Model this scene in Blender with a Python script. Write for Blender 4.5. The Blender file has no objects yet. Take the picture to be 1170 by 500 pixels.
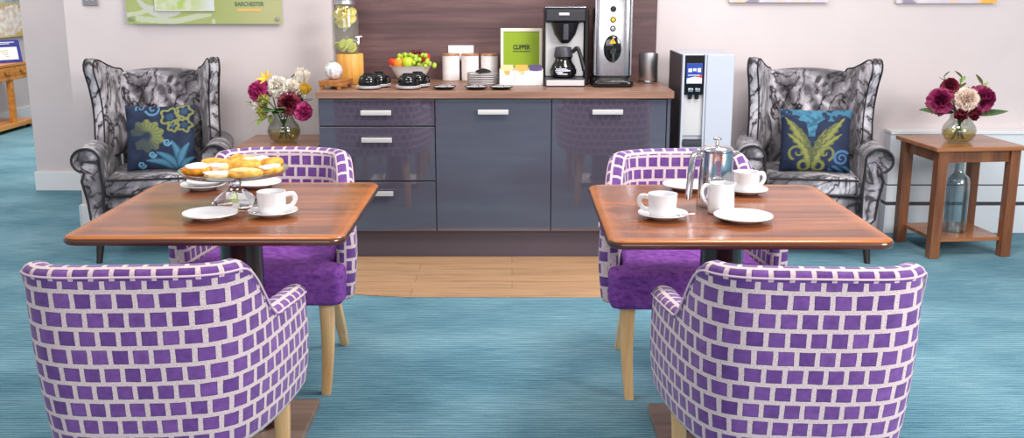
import bpy, bmesh, math, random
from mathutils import Vector, Matrix, Euler, noise
R = random.Random(7)
C = bpy.context.scene.collection
PI = math.pi
rad = math.radians

# ------------------------------------------------------------------ mesh builder
class MB:
    def __init__(s): s.bm = bmesh.new(); s.flat = False
    def _add(s, t, M=None):
        if M is not None: t.transform(M)
        me = bpy.data.meshes.new('tmp'); t.to_mesh(me); t.free()
        s.bm.from_mesh(me); bpy.data.meshes.remove(me); return s
    def box(s, x0, x1, y0, y1, z0, z1, bev=0.0, seg=2, M=None):
        s.flat = s.flat or bev > 0
        t = bmesh.new(); bmesh.ops.create_cube(t, size=1)
        t.transform(Matrix.Translation(((x0+x1)/2, (y0+y1)/2, (z0+z1)/2)) @ Matrix.Diagonal((abs(x1-x0), abs(y1-y0), abs(z1-z0), 1)))
        if bev: bmesh.ops.bevel(t, geom=list(t.edges), offset=bev, segments=seg, profile=.5, affect='EDGES')
        return s._add(t, M)
    def loft(s, rings, closed=True, cap=True, M=None):
        t = bmesh.new(); vs = [[t.verts.new(p) for p in r] for r in rings]
        n = len(rings[0])
        for a, b in zip(vs, vs[1:]):
            for i in range(n if closed else n-1):
                j = (i+1) % n
                try: t.faces.new((a[i], a[j], b[j], b[i]))
                except ValueError: pass
        if cap and closed:
            for r in (vs[0], vs[-1]):
                try: t.faces.new(r)
                except ValueError: pass
        bmesh.ops.recalc_face_normals(t, faces=list(t.faces)) if closed else None
        return s._add(t, M)
    def lathe(s, prof, n=32, c=(0, 0, 0), M=None, sx=1, sy=1):
        t = bmesh.new(); rows = []
        for r, z in prof:
            if r < 1e-5: rows.append([t.verts.new((c[0], c[1], c[2]+z))])
            else: rows.append([t.verts.new((c[0]+r*sx*math.cos(2*PI*i/n), c[1]+r*sy*math.sin(2*PI*i/n), c[2]+z)) for i in range(n)])
        for a, b in zip(rows, rows[1:]):
            for i in range(n):
                j = (i+1) % n
                q = [a[i % len(a)], a[j % len(a)], b[j % len(b)], b[i % len(b)]]
                u = []
                for v in q:
                    if v not in u: u.append(v)
                if len(u) > 2: t.faces.new(u)
        bmesh.ops.recalc_face_normals(t, faces=list(t.faces))
        return s._add(t, M)
    def tube(s, pts, r, n=10, cap=True, closed=False, M=None, flat=1.0):
        P = [Vector(p) for p in pts]; m = len(P); rings = []; up = None
        for i in range(m):
            a = P[i-1] if (i or closed) else P[0]; b = P[(i+1) % m] if (i < m-1 or closed) else P[-1]
            d = (b-a).normalized()
            if up is None:
                up = Vector((0, 0, 1)) if abs(d.z) < .9 else Vector((0, 1, 0))
            sd = d.cross(up)
            if sd.length < 1e-6: sd = d.cross(Vector((1, 0, 0)))
            sd.normalize(); up = sd.cross(d).normalized()
            rr = r[i] if isinstance(r, (list, tuple)) else r
            rings.append([P[i] + sd*rr*math.cos(2*PI*k/n) + up*rr*flat*math.sin(2*PI*k/n) for k in range(n)])
        if closed: rings.append(rings[0]); cap = False
        return s.loft(rings, True, cap, M)
    def prism(s, poly, t0, t1, axis='z', bev=0.0, seg=2, M=None):
        s.flat = s.flat or bev > 0
        t = bmesh.new()
        f = {'z': lambda a, b, h: (a, b, h), 'x': lambda a, b, h: (h, a, b), 'y': lambda a, b, h: (a, h, b)}[axis]
        A = [t.verts.new(f(a, b, t0)) for a, b in poly]; B = [t.verts.new(f(a, b, t1)) for a, b in poly]
        n = len(poly)
        fa = t.faces.new(A); fb = t.faces.new(B)
        for i in range(n): t.faces.new((A[i], A[(i+1) % n], B[(i+1) % n], B[i]))
        bmesh.ops.recalc_face_normals(t, faces=list(t.faces))
        if bev:
            ed = list(fa.edges)+list(fb.edges)
            bmesh.ops.bevel(t, geom=ed, offset=bev, segments=seg, profile=.5, affect='EDGES')
        return s._add(t, M)
    def ball(s, c, r, u=20, v=12, M=None, sc=(1, 1, 1)):
        t = bmesh.new(); bmesh.ops.create_uvsphere(t, u_segments=u, v_segments=v, radius=1)
        t.transform(Matrix.Translation(c) @ Matrix.Diagonal((r*sc[0], r*sc[1], r*sc[2], 1)))
        return s._add(t, M)
    def grid(s, f, nu, nv, M=None, closed_u=False):
        t = bmesh.new()
        V = [[t.verts.new(f(i/nu, j/nv)) for j in range(nv+1)] for i in range(nu+1)]
        for i in range(nu):
            for j in range(nv):
                t.faces.new((V[i][j], V[i+1][j], V[i+1][j+1], V[i][j+1]))
        return s._add(t, M)
    def obj(s, name, mat, parent=None, ang=38, loc=None, rot=None, subsurf=0):
        me = bpy.data.meshes.new(name)
        bmesh.ops.remove_doubles(s.bm, verts=list(s.bm.verts), dist=1e-6)
        s.bm.to_mesh(me); s.bm.free()
        for p in me.polygons: p.use_smooth = True
        me.set_sharp_from_angle(angle=rad(ang))
        if mat: me.materials.append(mat)
        o = bpy.data.objects.new(name, me); C.objects.link(o)
        if parent: o.parent = parent
        if loc: o.location = loc
        if rot: o.rotation_euler = rot
        if s.flat:
            m = o.modifiers.new('even_normals', 'WEIGHTED_NORMAL'); m.keep_sharp = True; m.weight = 100
        if subsurf:
            m = o.modifiers.new('smooth', 'SUBSURF'); m.levels = m.render_levels = subsurf
        return o

def tag(o, label=None, cat=None, group=None, kind=None):
    if label: o['label'] = label
    if cat: o['category'] = cat
    if group: o['group'] = group
    if kind: o['kind'] = kind
    return o
def thing(name, label, cat, loc=(0, 0, 0), rz=0, group=None):
    o = bpy.data.objects.new(name, None); C.objects.link(o); o.empty_display_size = .05
    o.location = loc; o.rotation_euler = (0, 0, rz)
    return tag(o, label, cat, group)
def copy_tree(o, parent=None):
    c = o.copy(); C.objects.link(c)
    if parent: c.parent = parent
    for ch in list(o.children): copy_tree(ch, c)
    return c
def dup(o, label, loc, rz=0, group=None):
    c = copy_tree(o); c['label'] = label; c.location = loc; c.rotation_euler = (0, 0, rz)
    if group: c['group'] = group
    return c

# ------------------------------------------------------------------ materials
def lin(c):
    return tuple((x/255/12.92) if x/255 <= .04045 else ((x/255+.055)/1.055)**2.4 for x in c)+(1,)
class Nodes:
    def __init__(s, name):
        s.m = bpy.data.materials.new(name); s.m.use_nodes = True; s.t = s.m.node_tree
        s.b = s.t.nodes['Principled BSDF']
    def n(s, typ, **kw):
        d = s.t.nodes.new(typ)
        for k, v in kw.items():
            if k in d.inputs: d.inputs[k].default_value = v
            else: setattr(d, k, v)
        return d
    def l(s, a, ao, b, bi): s.t.links.new(a.outputs[ao], b.inputs[bi]); return s
    def coord(s, scale=(1, 1, 1), out='Object', rot=(0, 0, 0)):
        tc = s.n('ShaderNodeTexCoord'); mp = s.n('ShaderNodeMapping'); s.l(tc, out, mp, 'Vector')
        mp.inputs['Scale'].default_value = scale; mp.inputs['Rotation'].default_value = rot; return mp
    def ramp(s, src, out, stops):
        r = s.n('ShaderNodeValToRGB'); s.l(src, out, r, 'Fac')
        e = r.color_ramp.elements
        while len(e) < len(stops): e.new(.5)
        for el, (p, c) in zip(e, stops): el.position = p; el.color = lin(c)
        return r
    def bump(s, src, out, strength=.2, dist=.01):
        b = s.n('ShaderNodeBump', Strength=strength, Distance=dist); s.l(src, out, b, 'Height'); s.l(b, 'Normal', s.b, 'Normal')
def mat(name, col, rough=.5, metal=0, spec=.5, coat=0, sheen=0, emit=None, es=1, alpha=1):
    q = Nodes(name); b = q.b.inputs
    b['Base Color'].default_value = lin(col); b['Roughness'].default_value = rough; b['Metallic'].default_value = metal
    b['Specular IOR Level'].default_value = spec; b['Coat Weight'].default_value = coat; b['Sheen Weight'].default_value = sheen
    if emit: b['Emission Color'].default_value = lin(emit); b['Emission Strength'].default_value = es
    return q.m
def mottled(name, c1, c2, scale=8, rough=.6, stretch=(1, 1, 1), bump=0, spec=.5, dist=.005, coat=0):
    q = Nodes(name); mp = q.coord(stretch); nz = q.n('ShaderNodeTexNoise', Scale=scale, Detail=6, Roughness=.6)
    q.l(mp, 'Vector', nz, 'Vector'); r = q.ramp(nz, 'Fac', [(.32, c1), (.68, c2)]); q.l(r, 'Color', q.b, 'Base Color')
    q.b.inputs['Roughness'].default_value = rough; q.b.inputs['Specular IOR Level'].default_value = spec
    q.b.inputs['Coat Weight'].default_value = coat
    if bump: q.bump(nz, 'Fac', bump, dist)
    return q.m
def wood(name, stops, along='x', scale=1, rough=.35, coat=0, fine=1.0, spec=.5):
    q = Nodes(name)
    st = {'x': (1.2, 14, 14), 'y': (14, 1.2, 14), 'z': (14, 14, 1.2)}[along]
    mp = q.coord(tuple(v*scale for v in st))
    n1 = q.n('ShaderNodeTexNoise', Scale=1.0, Detail=8, Roughness=.62, Distortion=.6); q.l(mp, 'Vector', n1, 'Vector')
    mp2 = q.coord(tuple(v*scale*(6 if v > 2 else 1.6) for v in st))
    n2 = q.n('ShaderNodeTexNoise', Scale=1.0, Detail=3); q.l(mp2, 'Vector', n2, 'Vector')
    mx = q.n('ShaderNodeMath', operation='MULTIPLY_ADD'); q.l(n2, 'Fac', mx, 0); mx.inputs[1].default_value = .22*fine
    sub = q.n('ShaderNodeMath', operation='SUBTRACT'); q.l(n1, 'Fac', sub, 0); sub.inputs[1].default_value = .11*fine
    q.l(sub, 'Value', mx, 2)
    r = q.ramp(mx, 'Value', stops); q.l(r, 'Color', q.b, 'Base Color')
    q.b.inputs['Roughness'].default_value = rough; q.b.inputs['Coat Weight'].default_value = coat; q.b.inputs['Coat Roughness'].default_value = .08
    q.b.inputs['Specular IOR Level'].default_value = spec
    return q.m
def vcol(name, rough=.7, spec=.3, bumps=0):
    q = Nodes(name); a = q.n('ShaderNodeVertexColor', layer_name='paint'); q.l(a, 'Color', q.b, 'Base Color')
    q.b.inputs['Roughness'].default_value = rough; q.b.inputs['Specular IOR Level'].default_value = spec
    if bumps:
        mp = q.coord((1, 1, 1)); n = q.n('ShaderNodeTexNoise', Scale=bumps, Detail=2); q.l(mp, 'Vector', n, 'Vector'); q.bump(n, 'Fac', .3, .003)
    return q.m
def thin_glass(name, tint=(255, 255, 255), refl=1.0, rough=.02):
    q = Nodes(name); t = q.t; t.nodes.remove(q.b)
    tr = q.n('ShaderNodeBsdfTransparent'); tr.inputs['Color'].default_value = lin(tint)
    gl = q.n('ShaderNodeBsdfGlossy'); gl.inputs['Roughness'].default_value = rough
    lw = q.n('ShaderNodeLayerWeight', Blend=.25); mu = q.n('ShaderNodeMath', operation='MULTIPLY_ADD'); q.l(lw, 'Facing', mu, 0)
    mu.inputs[1].default_value = .45*refl; mu.inputs[2].default_value = .06*refl
    mx = q.n('ShaderNodeMixShader'); q.l(mu, 'Value', mx, 'Fac'); q.l(tr, 'BSDF', mx, 1); q.l(gl, 'BSDF', mx, 2)
    q.l(mx, 'Shader', t.nodes['Material Output'], 'Surface'); return q.m
def solid_glass(name, tint=(255, 255, 255), rough=0.02):
    q = Nodes(name); b = q.b.inputs; b['Base Color'].default_value = lin(tint); b['Transmission Weight'].default_value = 1
    b['Roughness'].default_value = rough; b['IOR'].default_value = 1.47; return q.m

M = {}
M['wall'] = mottled('wall_paint', (214, 203, 205), (219, 208, 209), 3, .75, spec=.2)
M['white_paint'] = mat('white_gloss_paint', (236, 236, 238), .35)
M['rad_white'] = mat('white_metal_casing', (228, 232, 238), .4)
def carpet():
    q = Nodes('blue_ribbed_carpet')
    mp2 = q.coord((1, 1, 1))
    wv = q.n('ShaderNodeTexWave', wave_type='BANDS', bands_direction='Y', Scale=17, Distortion=1.3, Detail=2); q.l(mp2, 'Vector', wv, 'Vector')
    wv.inputs['Detail Scale'].default_value = 1.6
    mp = q.coord((7, 90, 1)); n1 = q.n('ShaderNodeTexNoise', Scale=1, Detail=4, Roughness=.65); q.l(mp, 'Vector', n1, 'Vector')
    n2 = q.n('ShaderNodeTexNoise', Scale=1.3, Detail=3); q.l(q.coord((1, 1.8, 1)), 'Vector', n2, 'Vector')
    n3 = q.n('ShaderNodeTexNoise', Scale=240, Detail=2); q.l(mp2, 'Vector', n3, 'Vector')
    def madd(src, out, k, add=None):
        m = q.n('ShaderNodeMath', operation='MULTIPLY_ADD'); q.l(src, out, m, 0); m.inputs[1].default_value = k
        if add is None: m.inputs[2].default_value = .5-.5*(.15+.45+.42+.30)
        else: q.l(add, 'Value', m, 2)
        return m
    t = madd(wv, 'Fac', .15); t = madd(n1, 'Fac', .45, t); t = madd(n2, 'Fac', .42, t); t = madd(n3, 'Fac', .30, t)
    r = q.ramp(t, 'Value', [(.3, (60, 98, 116)), (.5, (100, 144, 161)), (.7, (148, 183, 195))]); q.l(r, 'Color', q.b, 'Base Color')
    q.b.inputs['Roughness'].default_value = .95; q.b.inputs['Specular IOR Level'].default_value = .1
    q.bump(t, 'Value', .35, .006); return q.m
M['carpet'] = carpet()
def planks():
    q = Nodes('oak_plank_vinyl')
    mp = q.coord((1, 1, 1)); br = q.n('ShaderNodeTexBrick', Scale=1); q.l(mp, 'Vector', br, 'Vector')
    br.inputs['Brick Width'].default_value = .95; br.inputs['Row Height'].default_value = .115; br.inputs['Mortar Size'].default_value = .0015
    br.inputs['Color1'].default_value = lin((212, 178, 142)); br.inputs['Color2'].default_value = lin((194, 158, 122)); br.inputs['Mortar'].default_value = lin((140, 105, 76))
    mp2 = q.coord((3, 45, 1)); n1 = q.n('ShaderNodeTexNoise', Scale=1, Detail=7, Roughness=.65, Distortion=.5); q.l(mp2, 'Vector', n1, 'Vector')
    r = q.ramp(n1, 'Fac', [(.3, (150, 112, 82)), (.58, (222, 190, 156))])
    mx = q.n('ShaderNodeMixRGB', blend_type='MULTIPLY'); mx.inputs[0].default_value = .75; q.l(br, 'Color', mx, 1); q.l(r, 'Color', mx, 2)
    g = q.n('ShaderNodeGamma', Gamma=.80); q.l(mx, 'Color', g, 'Color'); q.l(g, 'Color', q.b, 'Base Color')
    q.b.inputs['Roughness'].default_value = .45; return q.m
M['planks'] = planks()
def brickcloth():
    q = Nodes('purple_block_weave')
    tc = q.n('ShaderNodeTexCoord'); mp = q.n('ShaderNodeMapping'); q.l(tc, 'UV', mp, 'Vector')
    nz = q.n('ShaderNodeTexNoise', Scale=28, Detail=2); q.l(mp, 'Vector', nz, 'Vector')
    wob = q.n('ShaderNodeMixRGB', blend_type='ADD'); wob.inputs[0].default_value = .004; q.l(mp, 'Vector', wob, 1); q.l(nz, 'Color', wob, 2)
    def brick(ms, c1, c2, mo):
        b = q.n('ShaderNodeTexBrick', Scale=1, offset=.5, squash=1.0); q.l(wob, 'Color', b, 'Vector')
        b.inputs['Brick Width'].default_value = .0455; b.inputs['Row Height'].default_value = .0455; b.inputs['Mortar Size'].default_value = ms
        b.inputs['Mortar Smooth'].default_value = .15
        b.inputs['Color1'].default_value = lin(c1); b.inputs['Color2'].default_value = lin(c2); b.inputs['Mortar'].default_value = lin(mo); return b
    inner = brick(.0074, (128, 84, 160), (106, 66, 140), (78, 50, 92))
    outer = brick(.0061, (0, 0, 0), (0, 0, 0), (255, 255, 255))
    n2 = q.n('ShaderNodeTexNoise', Scale=55, Detail=4); q.l(mp, 'Vector', n2, 'Vector')
    r2 = q.ramp(n2, 'Fac', [(.3, (190, 185, 195)), (.7, (255, 250, 255))])
    mu = q.n('ShaderNodeMixRGB', blend_type='MULTIPLY'); mu.inputs[0].default_value = .7; q.l(inner, 'Color', mu, 1); q.l(r2, 'Color', mu, 2)
    mx = q.n('ShaderNodeMixRGB'); q.l(outer, 'Color', mx, 0); q.l(mu, 'Color', mx, 1)
    n3 = q.n('ShaderNodeTexNoise', Scale=300, Detail=2); q.l(mp, 'Vector', n3, 'Vector')
    r3 = q.ramp(n3, 'Fac', [(.3, (188, 164, 172)), (.7, (230, 210, 214))]); q.l(r3, 'Color', mx, 2)
    q.l(mx, 'Color', q.b, 'Base Color'); q.b.inputs['Roughness'].default_value = .85; q.b.inputs['Specular IOR Level'].default_value = .2
    q.b.inputs['Sheen Weight'].default_value = .25
    iv = q.n('ShaderNodeMath', operation='SUBTRACT'); iv.inputs[0].default_value = 1; q.l(outer, 'Color', iv, 1)
    q.bump(iv, 'Value', .5, .003); return q.m
M['brickcloth'] = brickcloth()
M['velvet'] = mottled('purple_velvet', (98, 48, 130), (144, 84, 172), 38, .8, (1, 1, 2.2), .3, .2)
M['piping'] = mat('pale_mauve_piping', (214, 186, 200), .85)
M['beech'] = wood('pale_beech', [(.3, (214, 164, 108)), (.55, (234, 192, 138)), (.75, (242, 208, 160))], 'z', 1.2, .4)
M['table'] = wood('mahogany_table', [(.26, (70, 32, 16)), (.44, (114, 60, 30)), (.6, (150, 86, 46)), (.78, (184, 116, 64))], 'x', .9, .24, .12, 1, .4)
def edge_tint(m):
    """blends an orange-brown tone into the top towards its edges"""
    t = m.node_tree; b = t.nodes['Principled BSDF']; src = b.inputs['Base Color'].links[0].from_socket
    N = t.nodes.new; L = t.links.new
    tc = N('ShaderNodeTexCoord'); sp = N('ShaderNodeSeparateXYZ'); L(tc.outputs['Object'], sp.inputs[0]); v = []
    for k, h in ((0, .3925), (1, .4075)):
        a = N('ShaderNodeMath'); a.operation = 'ABSOLUTE'; L(sp.outputs[k], a.inputs[0])
        d = N('ShaderNodeMath'); d.operation = 'SUBTRACT'; d.inputs[0].default_value = h; L(a.outputs[0], d.inputs[1]); v.append(d)
    mn = N('ShaderNodeMath'); mn.operation = 'MINIMUM'; L(v[0].outputs[0], mn.inputs[0]); L(v[1].outputs[0], mn.inputs[1])
    mr = N('ShaderNodeMapRange'); L(mn.outputs[0], mr.inputs[0]); mr.inputs[1].default_value = .012; mr.inputs[2].default_value = .055; mr.inputs[3].default_value = .5; mr.inputs[4].default_value = 0
    mx = N('ShaderNodeMixRGB'); L(mr.outputs[0], mx.inputs[0]); L(src, mx.inputs[1]); mx.inputs[2].default_value = lin((206, 122, 52)); L(mx.outputs[0], b.inputs['Base Color'])
edge_tint(M['table'])
M['table_edge'] = wood('dark_table_edge', [(.3, (44, 20, 12)), (.7, (96, 48, 24))], 'x', .9, .28, .6)
M['column'] = wood('dark_column', [(.3, (40, 24, 18)), (.7, (74, 44, 32))], 'z', 1, .22, .6)
M['plate_base'] = wood('bronze_base', [(.3, (92, 74, 64)), (.7, (164, 138, 122))], 'x', .7, .28)
def marble_cloth():
    q = Nodes('marbled_velvet'); mp = q.coord((1, 1, .8))
    n1 = q.n('ShaderNodeTexNoise', Scale=4.4, Detail=3, Roughness=.5, Distortion=2.4); q.l(mp, 'Vector', n1, 'Vector')
    ab = q.n('ShaderNodeMath', operation='SUBTRACT'); q.l(n1, 'Fac', ab, 0); ab.inputs[1].default_value = .5
    ab2 = q.n('ShaderNodeMath', operation='ABSOLUTE'); q.l(ab, 'Value', ab2, 0)
    r = q.ramp(ab2, 'Value', [(0, (30, 26, 32)), (.012, (60, 54, 62)), (.035, (172, 166, 174)), (.08, (206, 201, 208)), (.2, (216, 212, 218))])
    n2 = q.n('ShaderNodeTexNoise', Scale=3.1, Detail=6, Roughness=.6, Distortion=1.2); q.l(mp, 'Vector', n2, 'Vector')
    r2 = q.ramp(n2, 'Fac', [(.39, (52, 46, 54)), (.46, (140, 134, 142)), (.56, (255, 255, 255))])
    n3 = q.n('ShaderNodeTexNoise', Scale=14, Detail=5, Roughness=.7, Distortion=1.5); q.l(mp, 'Vector', n3, 'Vector')
    r3 = q.ramp(n3, 'Fac', [(.34, (130, 124, 134)), (.46, (255, 255, 255))])
    m1 = q.n('ShaderNodeMixRGB', blend_type='MULTIPLY'); m1.inputs[0].default_value = .85; q.l(r, 'Color', m1, 1); q.l(r2, 'Color', m1, 2)
    m2 = q.n('ShaderNodeMixRGB', blend_type='MULTIPLY'); m2.inputs[0].default_value = .7; q.l(m1, 'Color', m2, 1); q.l(r3, 'Color', m2, 2)
    q.l(m2, 'Color', q.b, 'Base Color'); q.b.inputs['Roughness'].default_value = .5; q.b.inputs['Sheen Weight'].default_value = .2
    return q.m
M['marble'] = marble_cloth()
M['dark_piping'] = mat('black_piping', (26, 22, 28), .6)
M['dark_leg'] = mat('dark_wooden_leg', (34, 24, 22), .35)
M['cab'] = mat('dark_blue_grey_gloss', (78, 73, 88), .04, spec=.9, coat=1)
M['cab'].node_tree.nodes['Principled BSDF'].inputs['Coat IOR'].default_value = 1.6
M['handle'] = mat('satin_handle', (222, 218, 218), .35, .55)
M['cab_matt'] = mat('dark_grey_board', (66, 64, 78), .45)
M['plinth'] = mat('mauve_grey_plinth', (84, 76, 88), .35)
M['gap'] = mat('cabinet_carcass', (40, 40, 50), .6)
M['worktop'] = wood('walnut_worktop', [(.3, (112, 80, 66)), (.5, (146, 108, 90)), (.72, (176, 138, 118))], 'x', 1, .4)
M['splash'] = wood('dark_walnut_splashback', [(.28, (64, 42, 46)), (.48, (97, 69, 71)), (.75, (134, 101, 100))], 'x', .6, .45)
M['steel'] = mat('brushed_steel', (214, 214, 218), .38, 1)
M['chrome'] = mat('polished_chrome', (225, 225, 230), .09, 1)
M['boiler_chrome'] = mat('boiler_chrome', (186, 184, 190), .16, 1)
M['chrome_soft'] = mat('satin_chrome', (205, 205, 212), .18, 1)
M['china'] = mat('white_china', (228, 227, 230), .12, spec=.5, coat=.3)
M['black_gloss'] = mat('black_gloss', (14, 14, 17), .08, spec=.6)
M['black'] = mat('black_plastic', (24, 24, 28), .35)
M['dark_grey'] = mat('dark_grey_plastic', (58, 58, 68), .4)
M['silver_plastic'] = mat('silver_plastic', (206, 204, 206), .35, .2)
M['cooler_body'] = mat('cooler_casing', (188, 194, 208), .3)
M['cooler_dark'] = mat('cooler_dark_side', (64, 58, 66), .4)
M['bamboo'] = wood('bamboo', [(.3, (206, 142, 58)), (.5, (232, 172, 84)), (.7, (244, 196, 112))], 'z', 1.5, .4)
M['sidewood'] = wood('brown_side_table', [(.3, (88, 48, 28)), (.5, (122, 72, 42)), (.72, (152, 96, 58))], 'z', 1, .35, .3)
M['sidetop'] = wood('brown_side_table_top', [(.3, (122, 70, 38)), (.5, (160, 100, 58)), (.72, (188, 128, 80))], 'x', .9, .3, .3)
M['oakstand'] = wood('oak_riser', [(.3, (140, 84, 40)), (.6, (186, 124, 66)), (.75, (204, 146, 88))], 'y', 1.5, .4)
M['pine'] = wood('orange_pine', [(.3, (186, 112, 42)), (.5, (214, 142, 62)), (.75, (230, 166, 84))], 'y', .8, .3)
M['brass'] = mat('brass', (168, 120, 60), .35, 1)
M['copper'] = mat('copper_lid', (226, 172, 136), .3, .6)
M['marble_white'] = mottled('white_marble', (250, 244, 243), (230, 222, 223), 14, .3)
M['glass'] = thin_glass('clear_glass', (254, 255, 255), .7)
M['glass_vase'] = thin_glass('vase_glass', (240, 244, 242), 1.1)
M['glass_smoke'] = thin_glass('grey_bottle_glass', (236, 243, 245), 1.6)
M['glass_plate'] = thin_glass('pressed_glass_plate', (246, 249, 252), 2.2, .08)
M['glass_black'] = mat('smoked_jug_glass', (16, 14, 16), .05, spec=.7)
M['glass_cut'] = solid_glass('pressed_glass', (250, 253, 255), .03)
M['glass_ball'] = mottled('frosted_ribbed_glass', (176, 170, 176), (250, 248, 250), 60, .15, (1, 1, 1), .3)
M['reflection_tinted_water'] = thin_glass('reflection_tinted_water', (252, 238, 200), .3)  # amber tint puts the wooden table's golden reflection into the water
def whitened_water():
    q = Nodes('whitened_lemon_water'); t = q.t; t.nodes.remove(q.b)
    tr = q.n('ShaderNodeBsdfTransparent'); tr.inputs['Color'].default_value = lin((250, 252, 246))
    df = q.n('ShaderNodeBsdfDiffuse'); df.inputs['Color'].default_value = lin((238, 240, 234))
    mx = q.n('ShaderNodeMixShader'); mx.inputs['Fac'].default_value = .10; q.l(tr, 'BSDF', mx, 1); q.l(df, 'BSDF', mx, 2)  # white diffuse mixed in for the bright room the water would refract
    q.l(mx, 'Shader', t.nodes['Material Output'], 'Surface'); return q.m
M['water'] = whitened_water()
M['green_board'] = mat('green_display_card', (140, 166, 22), .5)
M['cream'] = mat('cream_frame', (236, 228, 214), .5)
M['white_plastic'] = mat('white_plastic', (238, 236, 240), .4)
M['ink'] = mat('dark_green_ink', (32, 48, 24), .6)
M['yellow_sign'] = mat('warning_yellow', (236, 184, 32), .4)
M['red_lamp'] = mat('red_switch', (226, 60, 34), .3, emit=(240, 60, 30), es=.6)
M['navy'] = mat('royal_blue_card', (52, 58, 142), .4)
M['screen_blue'] = mat('blue_display', (44, 72, 158), .2)
M['stem'] = mottled('flower_stem', (74, 104, 48), (112, 134, 70), 30, .5)
M['leaf'] = mottled('deep_green_leaf', (44, 76, 44), (92, 122, 66), 25, .5)
M['leaf_light'] = mottled('light_green_leaf', (120, 150, 76), (168, 186, 112), 30, .5)
M['burgundy'] = mottled('burgundy_petal', (110, 16, 62), (164, 38, 98), 30, .6)
M['maroon'] = mottled('maroon_petal', (84, 12, 34), (140, 30, 56), 30, .6)
M['blush'] = mottled('blush_petal', (236, 204, 186), (250, 234, 222), 25, .6)
M['ivory'] = mottled('ivory_petal', (244, 234, 220), (252, 246, 238), 25, .6)
M['yellow_petal'] = mottled('yellow_petal', (226, 178, 40), (244, 210, 96), 25, .6)
M['lime_bud'] = mottled('lime_bud', (190, 190, 96), (226, 220, 140), 25, .6)
M['magenta'] = mottled('magenta_petal', (158, 30, 96), (206, 66, 136), 30, .6)
M['paint'] = vcol('woven_picture_cloth', .75, .25, 240)
M['paint_gloss'] = vcol('printed_panel', .3, .4)
M['pastry'] = mottled('golden_pastry', (206, 132, 34), (250, 200, 92), 34, .55, (1, 1, 1), .5, .4)
M['pastry_pale'] = mottled('pale_pastry', (226, 178, 106), (250, 224, 172), 34, .6, (1, 1, 1), .5)
M['icing'] = mottled('white_icing', (244, 236, 232), (252, 248, 244), 20, .5)
M['jam'] = mottled('orange_jam', (226, 110, 10), (250, 178, 24), 70, .25)
M['grape'] = mat('green_grape', (176, 196, 64), .25)
M['grape_red'] = mat('red_grape', (96, 22, 36), .25)
M['apple_green'] = mottled('green_apple', (176, 200, 30), (206, 220, 60), 10, .25)
M['orange'] = mottled('orange_peel', (240, 132, 30), (248, 154, 44), 60, .45)
M['red_fruit'] = mottled('red_fruit_skin', (206, 40, 24), (236, 84, 40), 20, .3)
M['lemon'] = mottled('lemon_slice', (255, 226, 84), (255, 244, 150), 30, .4)
M['lime'] = mottled('lime_slice', (216, 222, 84), (242, 240, 140), 30, .4)
M['orange_sachet'] = mat('orange_sachet', (238, 176, 92), .5)
M['peach_sachet'] = mat('peach_sachet', (244, 208, 160), .5)
M['purple_sachet'] = mat('purple_sachet', (92, 76, 120), .5)
M['sign_white'] = mat('sign_edge_acrylic', (200, 210, 180), .3)
M['gold_ink'] = mat('gold_ink', (222, 184, 110), .5)
M['sign_ink'] = mat('sign_green_ink', (86, 112, 84), .5)
M['pale_ink'] = mat('pale_print', (222, 226, 240), .5)
M['silver_metal'] = mat('silver_switch_plate', (176, 174, 180), .3, .8)
M['canvas_side'] = mat('canvas_edge', (222, 208, 186), .7)

# ------------------------------------------------------------------ painted (woven / printed) pattern helper
def paint(o, f):
    me = o.data; a = me.color_attributes.new('paint', 'FLOAT_COLOR', 'POINT')
    for i, v in enumerate(me.vertices): a.data[i].color = lin(f(v.co))
def mixc(a, b, t):
    t = max(0, min(1, t)); return tuple(x+(y-x)*t for x, y in zip(a, b))
def fbm(x, y, z=0, s=1): return noise.fractal(Vector((x*s, y*s, z)), 1.0, 2.0, 4)
def spiral(u, v, cx, cy, r0, turns, start, cw, w):
    """distance-based mask of a curl that winds in towards (cx, cy)"""
    dx, dy = u-cx, v-cy; r = math.hypot(dx, dy); th = math.atan2(dy, dx)*cw - start
    best = 9
    for k in range(-1, int(turns)+2):
        t = (th % (2*PI)) + 2*PI*k
        if 0 <= t <= turns*2*PI:
            rr = r0*(1-t/(turns*2*PI)*.85); best = min(best, abs(r-rr)-w*(1-.5*t/(turns*2*PI)))
    return best < 0
def blade(u, v, x0, y0, x1, y1, w, bend=0):
    """a leaf from (x0,y0) to (x1,y1), returns -1..1 across, or None outside"""
    dx, dy = x1-x0, y1-y0; L = math.hypot(dx, dy); a = ((u-x0)*dx+(v-y0)*dy)/L/L
    if not 0 <= a <= 1: return None
    b = (-(u-x0)*dy+(v-y0)*dx)/L - bend*math.sin(a*PI)
    h = w*math.sin(PI*min(1, a*.92+.08))**.7
    return b/h if abs(b) < h else None
def text(name, body, size, m, parent, loc, rot, ext=.0006, sx=1.0, bold=0):
    c = bpy.data.curves.new(name, 'FONT'); c.body = body; c.size = size; c.align_x = 'CENTER'; c.align_y = 'CENTER'; c.extrude = ext; c.offset = bold
    c.materials.append(m); o = bpy.data.objects.new(name, c); C.objects.link(o); o.parent = parent
    me = bpy.data.meshes.new_from_object(o.evaluated_get(bpy.context.evaluated_depsgraph_get())); bpy.data.objects.remove(o)
    for v in me.vertices: v.co.x *= sx
    o = bpy.data.objects.new(name, me); C.objects.link(o); o.parent = parent
    o.location = loc; o.rotation_euler = rot; return o

# ------------------------------------------------------------------ camera
cam = bpy.data.cameras.new('camera'); co = bpy.data.objects.new('camera', cam); C.objects.link(co)
cam.sensor_width = 36; cam.lens = 36; cam.clip_start = .05
co.location = (0, 0, 1.425); co.rotation_euler = (rad(90-12.9), 0, 0)
bpy.context.scene.camera = co

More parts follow.
